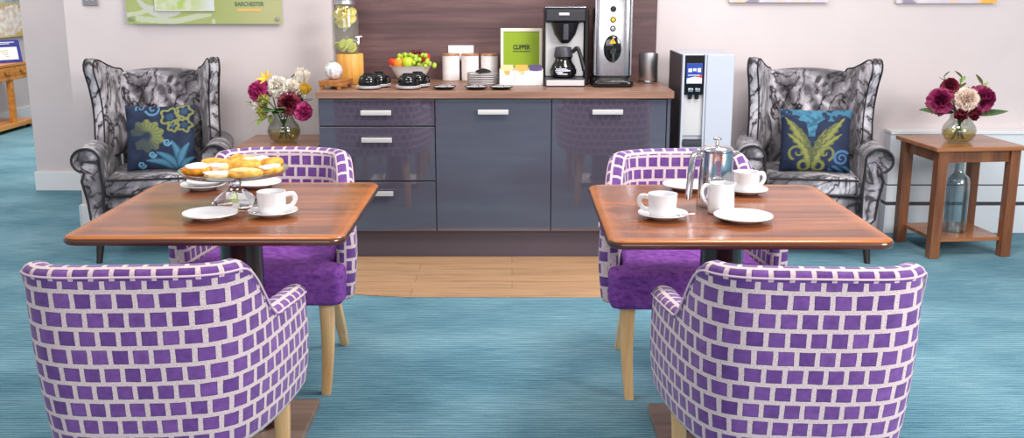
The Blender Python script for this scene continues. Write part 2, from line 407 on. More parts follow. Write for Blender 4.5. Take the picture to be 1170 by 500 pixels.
# ------------------------------------------------------------------ setting
def struct(name, b, m, label=None, ang=38):
    o = b.obj(name, m, ang=ang); o['kind'] = 'structure'
    if label: o['label'] = label
    return o
WALL = 5.95
struct('floor', MB().box(-7, 6, -6, 14, -.1, 0), M['carpet'], 'blue ribbed carpet across the room')
def arc_floor():
    pts = [(-.49, 4.58), (1.0, 4.575), (1.15, 4.62), (1.2, 4.75), (1.2, 5.31), (-1.3, 5.31), (-1.27, 5.1), (-1.12, 4.86), (-.95, 4.71), (-.79, 4.64), (-.64, 4.6)]
    return pts
struct('floor_wood_strip', MB().prism(arc_floor(), .0005, .004), M['planks'], 'pale oak plank flooring in front of the grey cabinets')
struct('wall_back', MB().box(-2.55, 6, WALL, WALL+.2, 0, 2.6), M['wall'])
struct('wall_recess', MB().box(-3.36, -2.3, 7.14, 7.34, 0, 2.6), M['wall'])
struct('wall_left', MB().box(-5.5, -5.3, 6.5, 14, 0, 2.6), M['wall'])
struct('wall_far', MB().box(-5.3, 6, 13.8, 14, 0, 2.6), M['wall'])
struct('baseboard_back', MB().box(-2.565, 2.17, WALL-.018, WALL-.0005, 0, .15, .004).box(-2.568, -2.5505, WALL-.018, WALL+.2, 0, .15, .004), M['white_paint'])
struct('baseboard_recess', MB().box(-3.375, -2.3, 7.122, 7.1395, 0, .135, .004), M['white_paint'])
struct('baseboard_left', MB().box(-5.2995, -5.28, 6.5, 13.8, 0, .13, .004), M['white_paint'])

# splashback
o = MB().box(-1.01, .825, WALL-.018, WALL-.001, .894, 1.75, .001).obj('splashback', M['splash'])
tag(o, 'dark walnut wood-grain wall panel behind the drinks counter', 'wall panel')

# radiator casing
r = thing('radiator_cover', 'long low white radiator casing along the wall behind the brown side table', 'radiator', (2.18, WALL, 0))
MB().box(0, 2.2, -.10, -.002, .29, .585, .004).box(0, 2.2, -.10, -.002, .187, .283, .003).obj('front_panel', M['rad_white'], r)
MB().box(-.004, 2.2, -.112, -.002, .5855, .605, .004).obj('top_cap', M['white_paint'], r)
MB().box(.01, 2.2, -.085, -.002, .165, .1865).box(.01, 2.2, -.09, -.002, .283, .29).obj('air_gap', M['cooler_dark'], r)
MB().box(0, 2.2, -.10, -.002, .0, .165, .004).obj('lower_panel', M['rad_white'], r)

# ------------------------------------------------------------------ kitchen units
CF = 5.27; WT = .893
def handle(parent, x, z):
    b = MB()
    b.box(x-.079, x+.079, -.030, -.0215, z-.013, z+.013, .003)
    b.box(x-.07, x-.058, -.0215, -.0005, z-.006, z+.006).box(x+.058, x+.07, -.0215, -.0005, z-.006, z+.006)
    return b.obj('handle', M['handle'], parent)
def unit(name, label, x0, x1):
    u = thing(name, label, 'cabinet', (x0, CF, 0)); w = x1-x0
    MB().box(.0005, w-.0005, .021, .62, .15, .853).obj('body', M['gap'], u); return u, w
u, w = unit('drawer_unit', 'dark grey gloss base unit with three drawers under the left of the counter', -1.0, -.398)
for z0, z1, hz, hx in ((.712, .848, .782, w/2), (.424, .706, .641, w/2), (.152, .418, .359, w/2)):
    d = MB().box(.002, w-.002, 0, .02, z0, z1, .002).obj('drawer', M['cab'], u)
    h = handle(d, hx, hz)
u, w = unit('cabinet', 'dark grey gloss base cabinet between the drawers and the right-hand cabinet', -.398, .204)
d = MB().box(.002, w-.002, 0, .02, .152, .848, .002).obj('door', M['cab'], u); handle(d, w/2, .786)
u, w = unit('cabinet', 'dark grey gloss base cabinet at the right end of the counter', .204, .798)
d = MB().box(.002, w-.002, 0, .02, .152, .848, .002).obj('door', M['cab'], u); handle(d, w/2-.01, .786)
o = MB().box(.8, .817, CF-.002, 5.89, .0, .853, .001).obj('end_panel', M['cab'])
tag(o, 'narrow dark grey end panel closing the right end of the cabinets', 'end panel')
o = MB().box(-.995, .795, CF+.045, CF+.06, .0045, .1495, .001).obj('plinth', M['plinth'])
tag(o, 'dark mauve-grey kickboard under the grey cabinets', 'plinth')
o = MB().box(-1.005, .83, 5.245, WALL-.019, .855, WT, .003).obj('worktop', M['worktop'])
tag(o, 'brown wood-effect worktop carrying the drinks and fruit', 'worktop')

# ------------------------------------------------------------------ tub chairs
def catmull(P, n):
    out = []
    P = [P[0]]+P+[P[-1]]
    for i in range(1, len(P)-2):
        a, b, c, d = P[i-1:i+3]
        for k in range(n):
            t = k/n
            out.append(tuple(.5*((2*b[j])+(-a[j]+c[j])*t+(2*a[j]-5*b[j]+4*c[j]-d[j])*t*t+(-a[j]+3*b[j]-3*c[j]+d[j])*t**3) for j in range(len(b))))
    out.append(P[-2]); return out
def resample(P, n):
    L = [0]
    for a, b in zip(P, P[1:]): L.append(L[-1]+math.dist(a, b))
    out = []; j = 0
    for i in range(n):
        s = L[-1]*i/(n-1)
        while j < len(L)-2 and L[j+1] < s: j += 1
        t = (s-L[j])/max(1e-9, L[j+1]-L[j]); out.append(tuple(x+(y-x)*t for x, y in zip(P[j], P[j+1])))
    return out, L[-1]
def sstep(a, b, x):
    t = max(0, min(1, (x-a)/(b-a))); return t*t*(3-2*t)
def shell_mesh(name):
    half = [(0, 0), (.09, .003), (.165, .016), (.215, .045), (.25, .10), (.277, .18), (.299, .28), (.313, .37), (.32, .44)]
    pl = [(-x, y) for x, y in reversed(half[1:])]+half
    P, L = resample(catmull(pl, 12), 97)
    sec = []; zb = .33; piping = []
    N = len(P)
    def nrm(i):
        a = Vector(P[max(0, i-1)]); b = Vector(P[min(N-1, i+1)]); d = (b-a).normalized(); return Vector((d.y, -d.x))
    def section(i, fwd=0, k=1.0, zk=1.0):
        s = L*i/(N-1)-L/2; n = nrm(i); back = max(0, -n.y)
        h = .80-.165*sstep(.235, .41, abs(s))-.018*sstep(.41, .72, abs(s))+.006*math.cos(s/.25*PI/2)*(abs(s) < .25)
        th = .058; lean = .045*back+.008*(1-back); rt = th/2+.003
        pts = []
        def at(o_, z): 
            off = lean*((z-zb)/.45) + o_
            return off, z
        pts.append(at(-.022, zb)); pts.append(at(-.006, zb+.004)); pts.append(at(0, zb+.02))
        rh = .017; zt = h-rh-.012
        for q in range(1, 9):
            z = zb+.02+(zt-zb-.02)*q/8; pts.append(at(.008*math.sin(q/8*PI), z))
        cz = h-rh; cx = -th/2
        for q in range(0, 9):
            a = -.25+(PI+.4)*q/8; pts.append(at(cx+(th/2+.003)*math.cos(a), cz+rh*math.sin(a)))
        for z in (h-.10, (h+.40)/2, .40): pts.append(at(-th-.004, z))
        pts.append(at(-.05, zb))
        zc = (h+zb)/2; base = Vector(P[i])
        t = Vector((-n.y, n.x))
        ring = []
        for o_, z in pts:
            oc = lean*((z-zb)/.45)-th/2
            o2 = oc+(o_-oc)*k; z2 = zc+(z-zc)*zk
            p = base+n*o2+t*fwd; ring.append((p.x, p.y, z2))
        return ring, s, h, n
    bm = bmesh.new(); uvl = bm.loops.layers.uv.new('uv')
    rings = []; S = []
    endt = [(88, .12), (68, .40), (45, .72), (22, .93)]
    for a, k in endt:
        rg, s, h, n = section(0, -.026*math.sin(rad(a)), k, 1-.05*(1-k)); rings.append(rg); S.append(s-.03*math.sin(rad(a)))
    for i in range(N):
        rg, s, h, n = section(i); rings.append(rg); S.append(s)
        th = .058
        if abs(s) < 9:
            rt = th/2+.003; z = h-.019; back = max(0, -n.y); off = (.045*back+.008*(1-back))*((z-.33)/.45)+.004
            p = Vector(P[i])+n*off; piping.append((p.x, p.y, z))
    for a, k in reversed(endt):
        rg, s, h, n = section(N-1, .026*math.sin(rad(a)), k, 1-.05*(1-k)); rings.append(rg); S.append(s+.03*math.sin(rad(a)))
    V = [[bm.verts.new(p) for p in r] for r in rings]
    m = len(rings[0])
    crest = [0]
    for a_, b_ in zip(rings, rings[1:]): crest.append(crest[-1]+math.dist(a_[15], b_[15]))
    def rv(r, j): return .7135+sum(math.dist(r[q], r[q-1]) for q in range(11, j+1))
    for i in range(len(rings)-1):
        # v runs up the outer face by true height so the woven rows stay level, then over the rim
        def vv(r, j):
            if j <= 10: return r[j][2]
            v = r[10][2]
            for q in range(11, j+1): v += math.dist(r[q], r[q-1])
            return v
        for j in range(m):
            j2 = (j+1) % m
            f = bm.faces.new((V[i][j], V[i+1][j], V[i+1][j2], V[i][j2])); f.smooth = True
            if 19 <= j < m-1: va = [1.579-rings[i][j][2], 1.579-rings[i+1][j][2], 1.579-rings[i+1][j2][2], 1.579-rings[i][j2][2]]   # inner face: level rows too
            else: va = [vv(rings[i], j), vv(rings[i+1], j), vv(rings[i+1], j+1 if j2 else j), vv(rings[i], j+1 if j2 else j)]
            ua = (S[i], S[i+1], S[i+1], S[i])
            if 10 <= j < 19:   # the padded rim: its own strip of blocks along the crest
                va = [rv(rings[i], j), rv(rings[i+1], j), rv(rings[i+1], j2), rv(rings[i], j2)]; h2 = crest[-1]/2
                ua = (crest[i]-h2, crest[i+1]-h2, crest[i+1]-h2, crest[i]-h2)
            for lp, u_, v_ in zip(f.loops, ua, va): lp[uvl].uv = (u_+5.0, v_+.02)
    bm.faces.new(V[0]); bm.faces.new(list(reversed(V[-1])))
    bmesh.ops.recalc_face_normals(bm, faces=list(bm.faces))
    me = bpy.data.meshes.new(name); bm.to_mesh(me); bm.free()
    me.materials.append(M['brickcloth']); return me, piping
def make_tub(label, loc, rz):
    t = thing('tub_chair', label, 'chair', loc, rz, 'purple block-patterned tub chairs')
    me, pip = shell_mesh('shell'); s = bpy.data.objects.new('shell', me); C.objects.link(s); s.parent = t
    MB().tube(pip, .0028, 6).obj('piping', M['piping'], s)
    poly = [(-.215, .09), (-.13, .065), (.13, .065), (.215, .09), (.228, .20), (.245, .43), (.30, .475), (.296, .545), (.265, .565), (-.265, .565), (-.296, .545), (-.30, .475), (-.245, .43), (-.228, .20)]
    MB().prism(poly, .335, .47, 'z', .022, 3).obj('seat', M['velvet'], t, ang=60)
    for sx in (-1, 1):
        def leg(top, foot, a, b):
            T = Vector(top); F = Vector(foot)
            rr = []
            for k in range(6):
                q = k/5; c = T.lerp(F, q); c.x += sx*.006*math.sin(q*PI); h = a+(b-a)*q; e = h*.82
                rr.append([(c.x+dx, c.y+dy, c.z) for dx, dy in ((h, e), (e, h), (-e, h), (-h, e), (-h, -e), (-e, -h), (e, -h), (h, -e))])
            MB().loft(rr).obj('leg', M['beech'], t, ang=50)
        leg((sx*.232, .50, .34), (sx*.222, .525, 0), .025, .0155)
        leg((sx*.165, .14, .34), (sx*.205, .01, 0), .024, .0155)
    return t
tub = make_tub('purple block-patterned tub chair seen from behind at the table with the cake stand', (-.878, 2.25, 0), rad(2.5))
dup(tub, 'purple block-patterned tub chair seen from behind at the table with the coffee pot', (.694, 2.235, 0), rad(-2.5))
dup(tub, 'purple block-patterned tub chair behind the cake stand, facing out from the drawers', (-.885, 3.955, 0), rad(180))
dup(tub, 'purple block-patterned tub chair behind the coffee pot, facing out from the cabinets', (.635, 3.91, 0), rad(180))

# ------------------------------------------------------------------ dining tables
def rrect(w, d, r, n=6):
    pts = []
    for cx, cy, a0 in ((w/2-r, d/2-r, 0), (-w/2+r, d/2-r, 90), (-w/2+r, -d/2+r, 180), (w/2-r, -d/2+r, 270)):
        for k in range(n+1):
            a = rad(a0+90*k/n); pts.append((cx+r*math.cos(a), cy+r*math.sin(a)))
    return pts
def make_table(label, loc):
    t = thing('dining_table', label, 'table', loc, 0, 'square pedestal dining tables')
    b = MB(); rings = []
    W, D = .785, .815
    for ins, z in ((.02, .722), (.004, .726), (0, .732), (0, .738), (.003, .745), (.010, .7495), (.02, .7505)):
        rings.append([(x, y, z) for x, y in rrect(W-2*ins, D-2*ins, .05-min(.03, ins), 8)])
    top = MB().loft(rings).obj('tabletop', M['table'], t, ang=60)
    top.data.materials.append(M['table_edge'])
    for p in top.data.polygons:
        if p.center.z < .744: p.material_index = 1
    MB().prism(rrect(.44, .44, .02, 3), .699, .7215, 'z', .003).obj('top_plate', M['column'], t)
    MB().lathe([(0, .036), (.085, .036), (.085, .046), (.07, .055), (.066, .07), (.066, .66), (.072, .675), (.09, .69), (.09, .6985), (0, .6985)], 40).obj('column', M['column'], t)
    MB().prism(rrect(.38, .38, .012, 3), 0, .03, 'z', .005).obj('base_plate', M['plate_base'], t)
    MB().lathe([(0, .0305), (.1, .0305), (.1, .0355), (0, .0355)], 32).obj('collar', M['column'], t)
    return t
make_table('square brown wooden table holding the cake stand', (-.853, 3.125, 0))
t2 = make_table('square brown wooden table holding the steel coffee pot', (.653, 3.085, 0))

# ------------------------------------------------------------------ wing armchairs
def make_wing(label, loc, rz):
    t = thing('wing_armchair', label, 'armchair', loc, rz, 'marbled wing armchairs')
    mm = M['marble']
    MB().box(-.315, .315, -.32, .27, .215, .338, .02, 3).obj('seat_base', mm, t)
    MB().prism([(-.235, -.345), (.235, -.345), (.235, .14), (-.235, .14)], .345, .452, 'z', .03, 4).obj('seat_cushion', mm, t, ang=60)
    MB().tube([(-.225, -.346, .438), (0, -.349, .438), (.225, -.346, .438)], .006, 8).tube([(-.225, -.346, .357), (0, -.349, .357), (.225, -.346, .357)], .006, 8).obj('piping', M['dark_piping'], t)
    # reclined back with shallow buttoned tufts on its face
    btn = [(-.12, .83), (0, .83), (.12, .83), (-.06, .72), (.06, .72), (-.17, .72), (.17, .72)]
    def face(u, v):
        x = -.225+.45*u; z = .44+v*(.945-.44+.02*math.sin(PI*u)); rec = (z-.44)*.20
        d = .018*math.sin(PI*u)**.5
        for bx, bz in btn: d -= .026*math.exp(-((x-bx)**2+(z-bz)**2)/.0011)
        for (ax, az), (bx, bz) in (((-.12, .83), (-.06, .72)), ((-.12, .83), (-.17, .72)), ((0, .83), (-.06, .72)), ((0, .83), (.06, .72)), ((.12, .83), (.06, .72)), ((.12, .83), (.17, .72)),
                                   ((-.12, .83), (-.12, .99)), ((0, .83), (0, .99)), ((.12, .83), (.12, .99))):
            q = max(0, min(1, ((x-ax)*(bx-ax)+(z-az)*(bz-az))/((bx-ax)**2+(bz-az)**2)))
            d -= .010*math.exp(-((x-ax-q*(bx-ax))**2+(z-az-q*(bz-az))**2)/.00022)
        e = min(u, 1-u, 1-v)
        d -= .03*max(0, 1-e/.06)**2
        return x, .13+rec-d, z
    def rear(u, v):
        x = -.225+.45*u; z = .22+v*(.945-.22+.02*math.sin(PI*u)); y = .225+max(0, z-.44)*.19; e = min(u, 1-u, 1-v)
        return x, y-.02*max(0, 1-e/.05)**2, z
    nu, nv = 56, 56; b = MB(); b.grid(face, nu, nv); b.grid(rear, nu, 20)
    # close the rim between the two faces
    b.loft([[face(i/nu, 1) for i in range(nu+1)], [rear(i/nu, 1) for i in range(nu+1)]], closed=False)
    b.loft([[face(0, j/20) for j in range(21)], [rear(0, j/20) for j in range(21)]], closed=False)
    b.loft([[face(1, j/20) for j in range(21)], [rear(1, j/20) for j in range(21)]], closed=False)
    b.loft([[face(i/nu, 0) for i in range(nu+1)], [rear(i/nu, 0) for i in range(nu+1)]], closed=False)
    bk = b.obj('backrest', mm, t, ang=60)
    for bx, bz in btn:
        p = face((bx+.225)/.45, (bz-.44)/(.945-.44+.02*math.sin(PI*(bx+.225)/.45)))
        MB().ball((p[0], p[1]-.003, p[2]), .011, 12, 8, sc=(1, .6, 1)).obj('button', mm, bk)
    for sx in (-1, 1):
        # arm: scroll-fronted profile swept front to back
        def prof(k):  # (x, z) outline of the arm front
            pts = [(.245, .40)]
            pts += [(.250, .50), (.252, .545)]
            c = (.318, .545)
            for a in range(175, -95, -15): pts.append((c[0]+.068*math.cos(rad(a)), c[1]+.062*math.sin(rad(a))))
            pts += [(.345, .44), (.325, .34), (.316, .24), (.295, .215), (.250, .215)]
            return [(sx*x, z) for x, z in pts]
        pf = prof(0)
        def swept(y, grow=0, x=0): 
            cx = sum(p[0] for p in pf)/len(pf); cz = sum(p[1] for p in pf)/len(pf)
            return [(cx+(p[0]-cx)*(1-grow)+sx*x, y, cz+(p[1]-cz)*(1-grow)) for p in pf]
        arm = MB().loft([swept(-.350, .10), swept(-.362, .03), swept(-.352, 0), swept(-.335, 0), swept(-.1, 0, .004), swept(.2, 0, -.006), swept(.22, .05, -.006)]).obj('arm', mm, t, ang=55)
        pp = [(p[0]+(0), -.3585, p[1]) for p in pf]
        MB().tube(pp, .0065, 8, closed=True).obj('piping', M['dark_piping'], arm)
        # wing: shaped side panel, splayed outward
        side = [(.22, .50), (-.03, .50), (-.045, .60), (-.03, .70), (-.03, .80), (-.05, .90), (-.075, .965), (-.082, 1.0), (-.068, 1.034), (-.02, 1.042), (.07, 1.012), (.16, .985), (.27, .955), (.28, .8)]
        side = [(y_, z_) for y_, z_ in side]
        Mx = Matrix.Translation((sx*.237, .20, 0)) @ Matrix.Rotation(sx*rad(16), 4, 'Z') @ Matrix.Translation((0, -.20, 0))
        crv = resample(catmull([(a, b_) for a, b_ in side]+[side[0]], 5), 61)[0][:-1]
        cy = sum(p[0] for p in crv)/60; cz = sum(p[1] for p in crv)/60
        def wring(x, k): return [(x, cy+(a-cy)*k, cz+(b_-cz)*k) for a, b_ in crv]
        # splay the top outward a little, like the photo's scrolled ears
        def bend(r): return [(x+sx*(.012*max(0, z-.62)/.4), y, z) for x, y, z in r]
        rr = [bend(wring(sx*x, k)) for x, k in ((-.034, .80), (-.032, .93), (-.020, .985), (0, 1), (.018, .985), (.028, .93), (.030, .8))]
        w_ = MB().loft(rr, M=Mx).obj('wing', mm, t, ang=60)
        MB().tube([Mx @ Vector(p) for p in bend(wring(sx*.024, .975))], .0055, 6, closed=True).tube([Mx @ Vector(p) for p in bend(wring(-sx*.028, .965))], .004, 6, closed=True).obj('piping', M['dark_piping'], w_)
        for (x, y, fx, fy) in ((.285, -.30, .30, -.335), (.235, .22, .25, .285)):
            rr = []
            for k in range(6):
                q = k/5; h = .028-.013*q; cx = x+(fx-x)*q**1.6; cyy = y+(fy-y)*q**1.6
                rr.append([(sx*cx+h*math.cos(2*PI*i/12), cyy+h*math.sin(2*PI*i/12), .215*(1-q)) for i in range(12)])
            MB().loft(rr).obj('leg', M['dark_leg'], t)
    return t
wl = make_wing('grey and black marbled wing armchair by the green wall sign', (-1.935, 5.575, 0), rad(11))
dup(wl, 'grey and black marbled wing armchair between the water cooler and brown side table', (1.625, 5.565, 0), rad(-10))

# cushions
def make_cushion(label, loc, rot, f, w=.36, h=.35):
    n = 110; b = MB()
    def pil(sgn):
        def g(u, v):
            a, c = 2*u-1, 2*v-1
            puff = (max(0, 1-a**4)*max(0, 1-c**4))**.55*.058
            px = a*w/2*(1-.05*(1-c*c)*abs(a)**3); pz = c*h/2*(1-.05*(1-a*a)*abs(c)**3)
            return px, sgn*puff, pz
        return g
    b.grid(pil(-1), n, n); b.grid(pil(1), 40, 40)
    o = b.obj('scatter_cushion', M['paint'], ang=180, loc=loc, rot=rot)
    bm = bmesh.new(); bm.from_mesh(o.data); bmesh.ops.recalc_face_normals(bm, faces=list(bm.faces)); bm.to_mesh(o.data); bm.free()
    paint(o, lambda p: f(p.x/w+.5, p.z/h+.5, p))
    tag(o, label, 'cushion', 'patterned blue cushions'); return o
NAVY = (34, 42, 66)
def damaskL(u, v, p):
    c = mixc(NAVY, (46, 58, 84), .5+.8*fbm(u*5, v*5))
    # lower right: fan of curling teal leaves
    for x1, y1, w, bd in ((.30, .15, .055, -.07), (.45, .28, .06, -.06), (.67, .45, .065, -.05), (.92, .42, .06, .05), (.99, .2, .05, .05)):
        t = blade(u, v, .78, -.05, x1, y1, w, bd)
        if t is not None: c = mixc((84, 132, 158), (38, 76, 108), abs(t)**1.5 if (int((t+1)*4) % 2) else abs(t)**3)
    for cx, cy, r in ((.24, .09, .055), (.40, .24, .05), (.61, .42, .055)):
        if spiral(u, v, cx, cy, r, 1.5, 0, -1, .014): c = (104, 158, 188)
    # upper left swirl
    if spiral(u, v, .42, .93, .11, 1.4, 3.4, 1, .018) or spiral(u, v, .24, .95, .07, 1.2, 2.5, -1, .014): c = (88, 132, 166)
    # centre: lime flower head of radiating lobes
    dx, dy = u-.33, v-.52; rr = math.hypot(dx, dy); th = math.atan2(dy, dx)
    lobe = .20+.05*abs(math.sin(th*5))
    if rr < lobe and th > -2.6:
        f = .5+.5*math.cos(th*20); k = sstep(.02, .1, rr)
        fade = .35+.65*sstep(-.6, .8, math.cos(th-.6))
        c = mixc(c, mixc((98, 110, 80), (140, 142, 86), f*.7+.3*rr/lobe), k*fade)
    # upper right: lime scrollwork outline
    for cx, cy, r in ((.66, .80, .12), (.86, .88, .10), (.86, .68, .09), (.70, .66, .07)):
        d = math.hypot(u-cx, v-cy); t_ = math.atan2(v-cy, u-cx)
        if abs(d-r*(1+.18*math.cos(5*t_))) < .018: c = (132, 136, 84)
        elif d < r*.45: c = mixc(c, (58, 92, 118), .7)
    return c
def damaskR(u, v, p):
    c = mixc(NAVY, (42, 52, 80), .5+.8*fbm(u*5+9, v*5))
    t = abs(u-.43)
    # teal plume hanging from the top
    if v > .55 and t < .05+.18*sstep(.62, .95, v)*(.7+.3*math.sin(v*40)): c = mixc((46, 90, 116), (78, 132, 156), .5+fbm(u*14, v*14)*1.2)
    if v > .84+.05*math.sin(u*16): c = mixc(c, (70, 128, 156), .8 if fbm(u*9, v*9) > -.05 else .1)
    # mirrored lime acanthus sprays
    s = (u-.43) if u > .43 else (.43-u)
    k = 1 if u > .43 else .8
    for x1, y1, w, bd in ((.10, .40, .035, .02), (.20, .68, .045, .05), (.34, .78, .06, .06), (.46, .86, .07, .05), (.42, .60, .06, .07)):
        q = blade(s, v, .02, .06, x1*k, y1, w*(1+.25*math.sin(v*55+s*30)), bd)
        if q is not None: c = mixc((136, 138, 78), (62, 70, 56), abs(q)**2)
    if spiral(s, v, .19, .30, .13, 1.2, -1.2, 1, .02): c = (116, 120, 70)
    if abs(math.hypot(s-.10, v-.10)-.07) < .022: c = (122, 126, 68)
    if spiral(u, v, .85, .22, .12, 1.7, .6, 1, .022): c = (72, 112, 152)
    if v < .1 and u > .68 and math.sin((u*2+v*3)*22) > 0: c = (62, 110, 150)
    if u < .2 and v < .18: c = mixc(c, (24, 34, 58), .7)
    return c
make_cushion('navy cushion with lime flower head and teal leaf fan on the armchair by the sign', (-1.87, 5.415, .628), (rad(-13), 0, rad(9)), damaskL)
make_cushion('navy cushion with lime leafy sprays on the armchair beside the water cooler', (1.612, 5.40, .615), (rad(-13), 0, rad(-8)), damaskR, .37, .335)

# ------------------------------------------------------------------ side tables
def make_side(label, loc, rz, W, D, Hh=.6):
    t = thing('side_table', label, 'table', loc, rz, 'brown wooden side tables')
    MB().box(-W/2, W/2, -D/2, D/2, Hh-.022, Hh, .004).obj('tabletop', M['sidetop'], t)
    x, y = W/2-.05, D/2-.045
    b = MB()
    b.box(-x, x, -y-.010, -y+.010, Hh-.085, Hh-.0225).box(-x, x, y-.010, y+.010, Hh-.085, Hh-.0225)
    b.box(-x-.010, -x+.010, -y, y, Hh-.085, Hh-.0225).box(x-.010, x+.010, -y, y, Hh-.085, Hh-.0225).obj('apron', M['sidewood'], t)
    MB().box(-x+.01, x-.01, -y, y, .085, .105, .003).obj('shelf', M['sidetop'], t)
    for sx in (-1, 1):
        for sy in (-1, 1):
            MB().box(sx*x-.027, sx*x+.027, sy*y-.027, sy*y+.027, 0, Hh-.0225, .003).obj('leg', M['sidewood'], t)
    return t
make_side('brown wooden side table with lower shelf in front of the white radiator', (2.425, 5.50, 0), rad(6), .50, .46)
make_side('brown wooden side table squeezed between the left armchair and the drawers', (-1.228, 5.50, 0), 0, .43, .47)

# ------------------------------------------------------------------ vases and flowers
def make_vase(label, loc):
    t = thing('glass_vase', label, 'vase', loc, 0, 'round glass vases')
    pr = [(0, .004), (.05, .004), (.068, .016), (.082, .04), (.086, .06), (.078, .085), (.058, .112), (.05, .13), (.052, .15), (.064, .168)]
    outer = [(0, 0), (.055, 0), (.072, .012), (.085, .038), (.089, .06), (.081, .087), (.061, .114), (.053, .131), (.055, .15), (.067, .168)]
    MB().lathe(outer+list(reversed(pr)), 36).obj('bowl', M['glass_vase'], t)
    MB().lathe([(0, .005), (.049, .005), (.066, .017), (.080, .04), (.083, .062), (0, .062)], 32).obj('water', M['reflection_tinted_water'], t)
    return t
def petal(b, Mx, wid, ln, cup, curl, ruff=0, point=0, nu=6, nv=6, ph=0):
    def g(u, v):
        a = 2*u-1
        wv = wid*(math.sin(PI*min(1, .12+.88*v)*.62+.15) if not point else math.sin(PI*(.06+.93*v))**.8)
        x = a*wv*.5; y = -cup*(a*a)*wid*.4 + curl*v*v*ln; z = v*ln + ruff*math.sin(a*9+ph)*v*v
        y += ruff*math.cos(a*7+ph*2)*v
        return x, y, z
    b.grid(g, nu, nv, M=Mx)
def bloom_peony(b, Rr, rings=((4, 12), (6, 30), (8, 52), (9, 74), (9, 92))):
    for ri, (n, op) in enumerate(rings):
        for k in range(n):
            a = 2*PI*(k+.5*(ri % 2))/n+R.uniform(-.12, .12)
            Mx = Matrix.Rotation(a, 4, 'Z') @ Matrix.Translation((0, Rr*.08*ri*.5, -Rr*.10*ri+Rr*.05)) @ Matrix.Rotation(rad(-op+R.uniform(-6, 6)), 4, 'X')
            petal(b, Mx, Rr*(.62+.12*ri), Rr*(.80+.07*ri), -.55, -.22 if ri < 3 else .12, Rr*.05, ph=R.random()*6)
def bloom_carnation(b, Rr):
    for ri, (n, op) in enumerate(((5, 8), (9, 26), (12, 46), (14, 66), (14, 86), (12, 104))):
        for k in range(n):
            a = 2*PI*(k+.5*(ri % 2))/n+R.uniform(-.15, .15)
            Mx = Matrix.Rotation(a, 4, 'Z') @ Matrix.Rotation(rad(-op+R.uniform(-8, 8)), 4, 'X')
            petal(b, Mx, Rr*.55, Rr*R.uniform(.85, 1.02), .1, .05, Rr*.11, ph=R.random()*6)
def bloom_bud(b, Rr):
    for ri, (n, op) in enumerate(((3, 4), (4, 12), (5, 20))):
        for k in range(n):
            Mx = Matrix.Rotation(2*PI*(k+.5*ri)/n, 4, 'Z') @ Matrix.Translation((0, Rr*.25+.1*Rr*ri, -Rr*.5)) @ Matrix.Rotation(rad(-op), 4, 'X')
            petal(b, Mx, Rr*1.0, Rr*1.5, -.7, -.18)
def bloom_lily(b, Rr):
    for k in range(6):
        Mx = Matrix.Rotation(2*PI*k/6, 4, 'Z') @ Matrix.Rotation(rad(-42-8*(k % 2)), 4, 'X')
        petal(b, Mx, Rr*.5, Rr*1.15, -.3, .25, 0, 1)
def flower(name, label, vloc, head, kind, m, Rr, tilt=None, group=None, leafm=None):
    """vloc: the vase; head: bloom centre (world)"""
    t = thing(name, label, 'flower', vloc, 0, group)
    hd = Vector(head)-Vector(vloc)
    d = Vector((hd.x*1.0, hd.y*1.0-.09, .10+max(0, hd.z-.2)*.4)).normalized() if tilt is None else Vector(tilt).normalized()
    b = MB(); {'peony': bloom_peony, 'carnation': bloom_carnation, 'bud': bloom_bud, 'lily': bloom_lily}[kind](b, Rr)
    Q = d.to_track_quat('Z', 'Y').to_matrix().to_4x4()
    if kind in ('peony', 'carnation'): b.ball((0, 0, -Rr*.12), Rr*.42, 12, 8)
    b.bm.transform(Matrix.Translation(hd) @ Q)
    b.obj('bloom', m, t, ang=180)
    ang = math.atan2(hd.y, hd.x); foot = Vector((-math.cos(ang)*.035, -math.sin(ang)*.03, .012)); nk = Vector((math.cos(ang)*.028, math.sin(ang)*.028, .15))
    en = hd-d*Rr*.35
    MB().tube(catmull([tuple(foot), tuple(nk), tuple(nk.lerp(en, .55)+Vector((0, 0, .008))), tuple(en)], 6), .0032, 6).obj('stem', M['stem'], t)
    if leafm:
        b = MB()
        for s_ in (-1, 1):
            p = nk.lerp(en, .62)
            Mx = Matrix.Translation(p) @ Matrix.Rotation(ang+s_*1.1, 4, 'Z') @ Matrix.Rotation(rad(60), 4, 'Y')
            petal(b, Mx, .026, .07, .2, .3, 0, 1)
        b.obj('leaf', leafm, t, ang=180)
    return t
def leaf_stem(name, label, vloc, tip, m, wid, ln, n=1, group=None, droop=.3):
    t = thing(name, label, 'foliage', vloc, 0, group); hd = Vector(tip)-Vector(vloc)
    ang = math.atan2(hd.y, hd.x); nk = Vector((math.cos(ang)*.03, math.sin(ang)*.03, .155)); foot = Vector((-math.cos(ang)*.03, -math.sin(ang)*.03, .012))
    d = (hd-nk).normalized()
    base = hd-d*ln*.98 if n == 1 else nk
    MB().tube([tuple(foot), tuple(nk), tuple(nk.lerp(base, .6)+Vector((0, 0, .01))), tuple(base)] if n == 1 else [tuple(foot), tuple(nk), tuple(nk.lerp(hd, .5)), tuple(hd)], .0026, 6).obj('stem', M['stem'], t)
    for k in range(n):
        b = MB()
        if n == 1: q = d.to_track_quat('Z', 'Y').to_matrix().to_4x4(); Mx = Matrix.Translation(base) @ q @ Matrix.Rotation(rad(40 if hd.x > 0 else 140), 4, 'Z')
        else:
            p = nk.lerp(hd, .4+.6*k/(n-1)); dd = (d+Vector((math.cos(k*2.4), math.sin(k*2.4), .2))*.9).normalized(); Mx = Matrix.Translation(p) @ dd.to_track_quat('Z', 'Y').to_matrix().to_4x4()
        petal(b, Mx, wid, ln, .25, -droop, 0, 1, 6, 10); b.obj('leaf', m, t, ang=180)
    return t
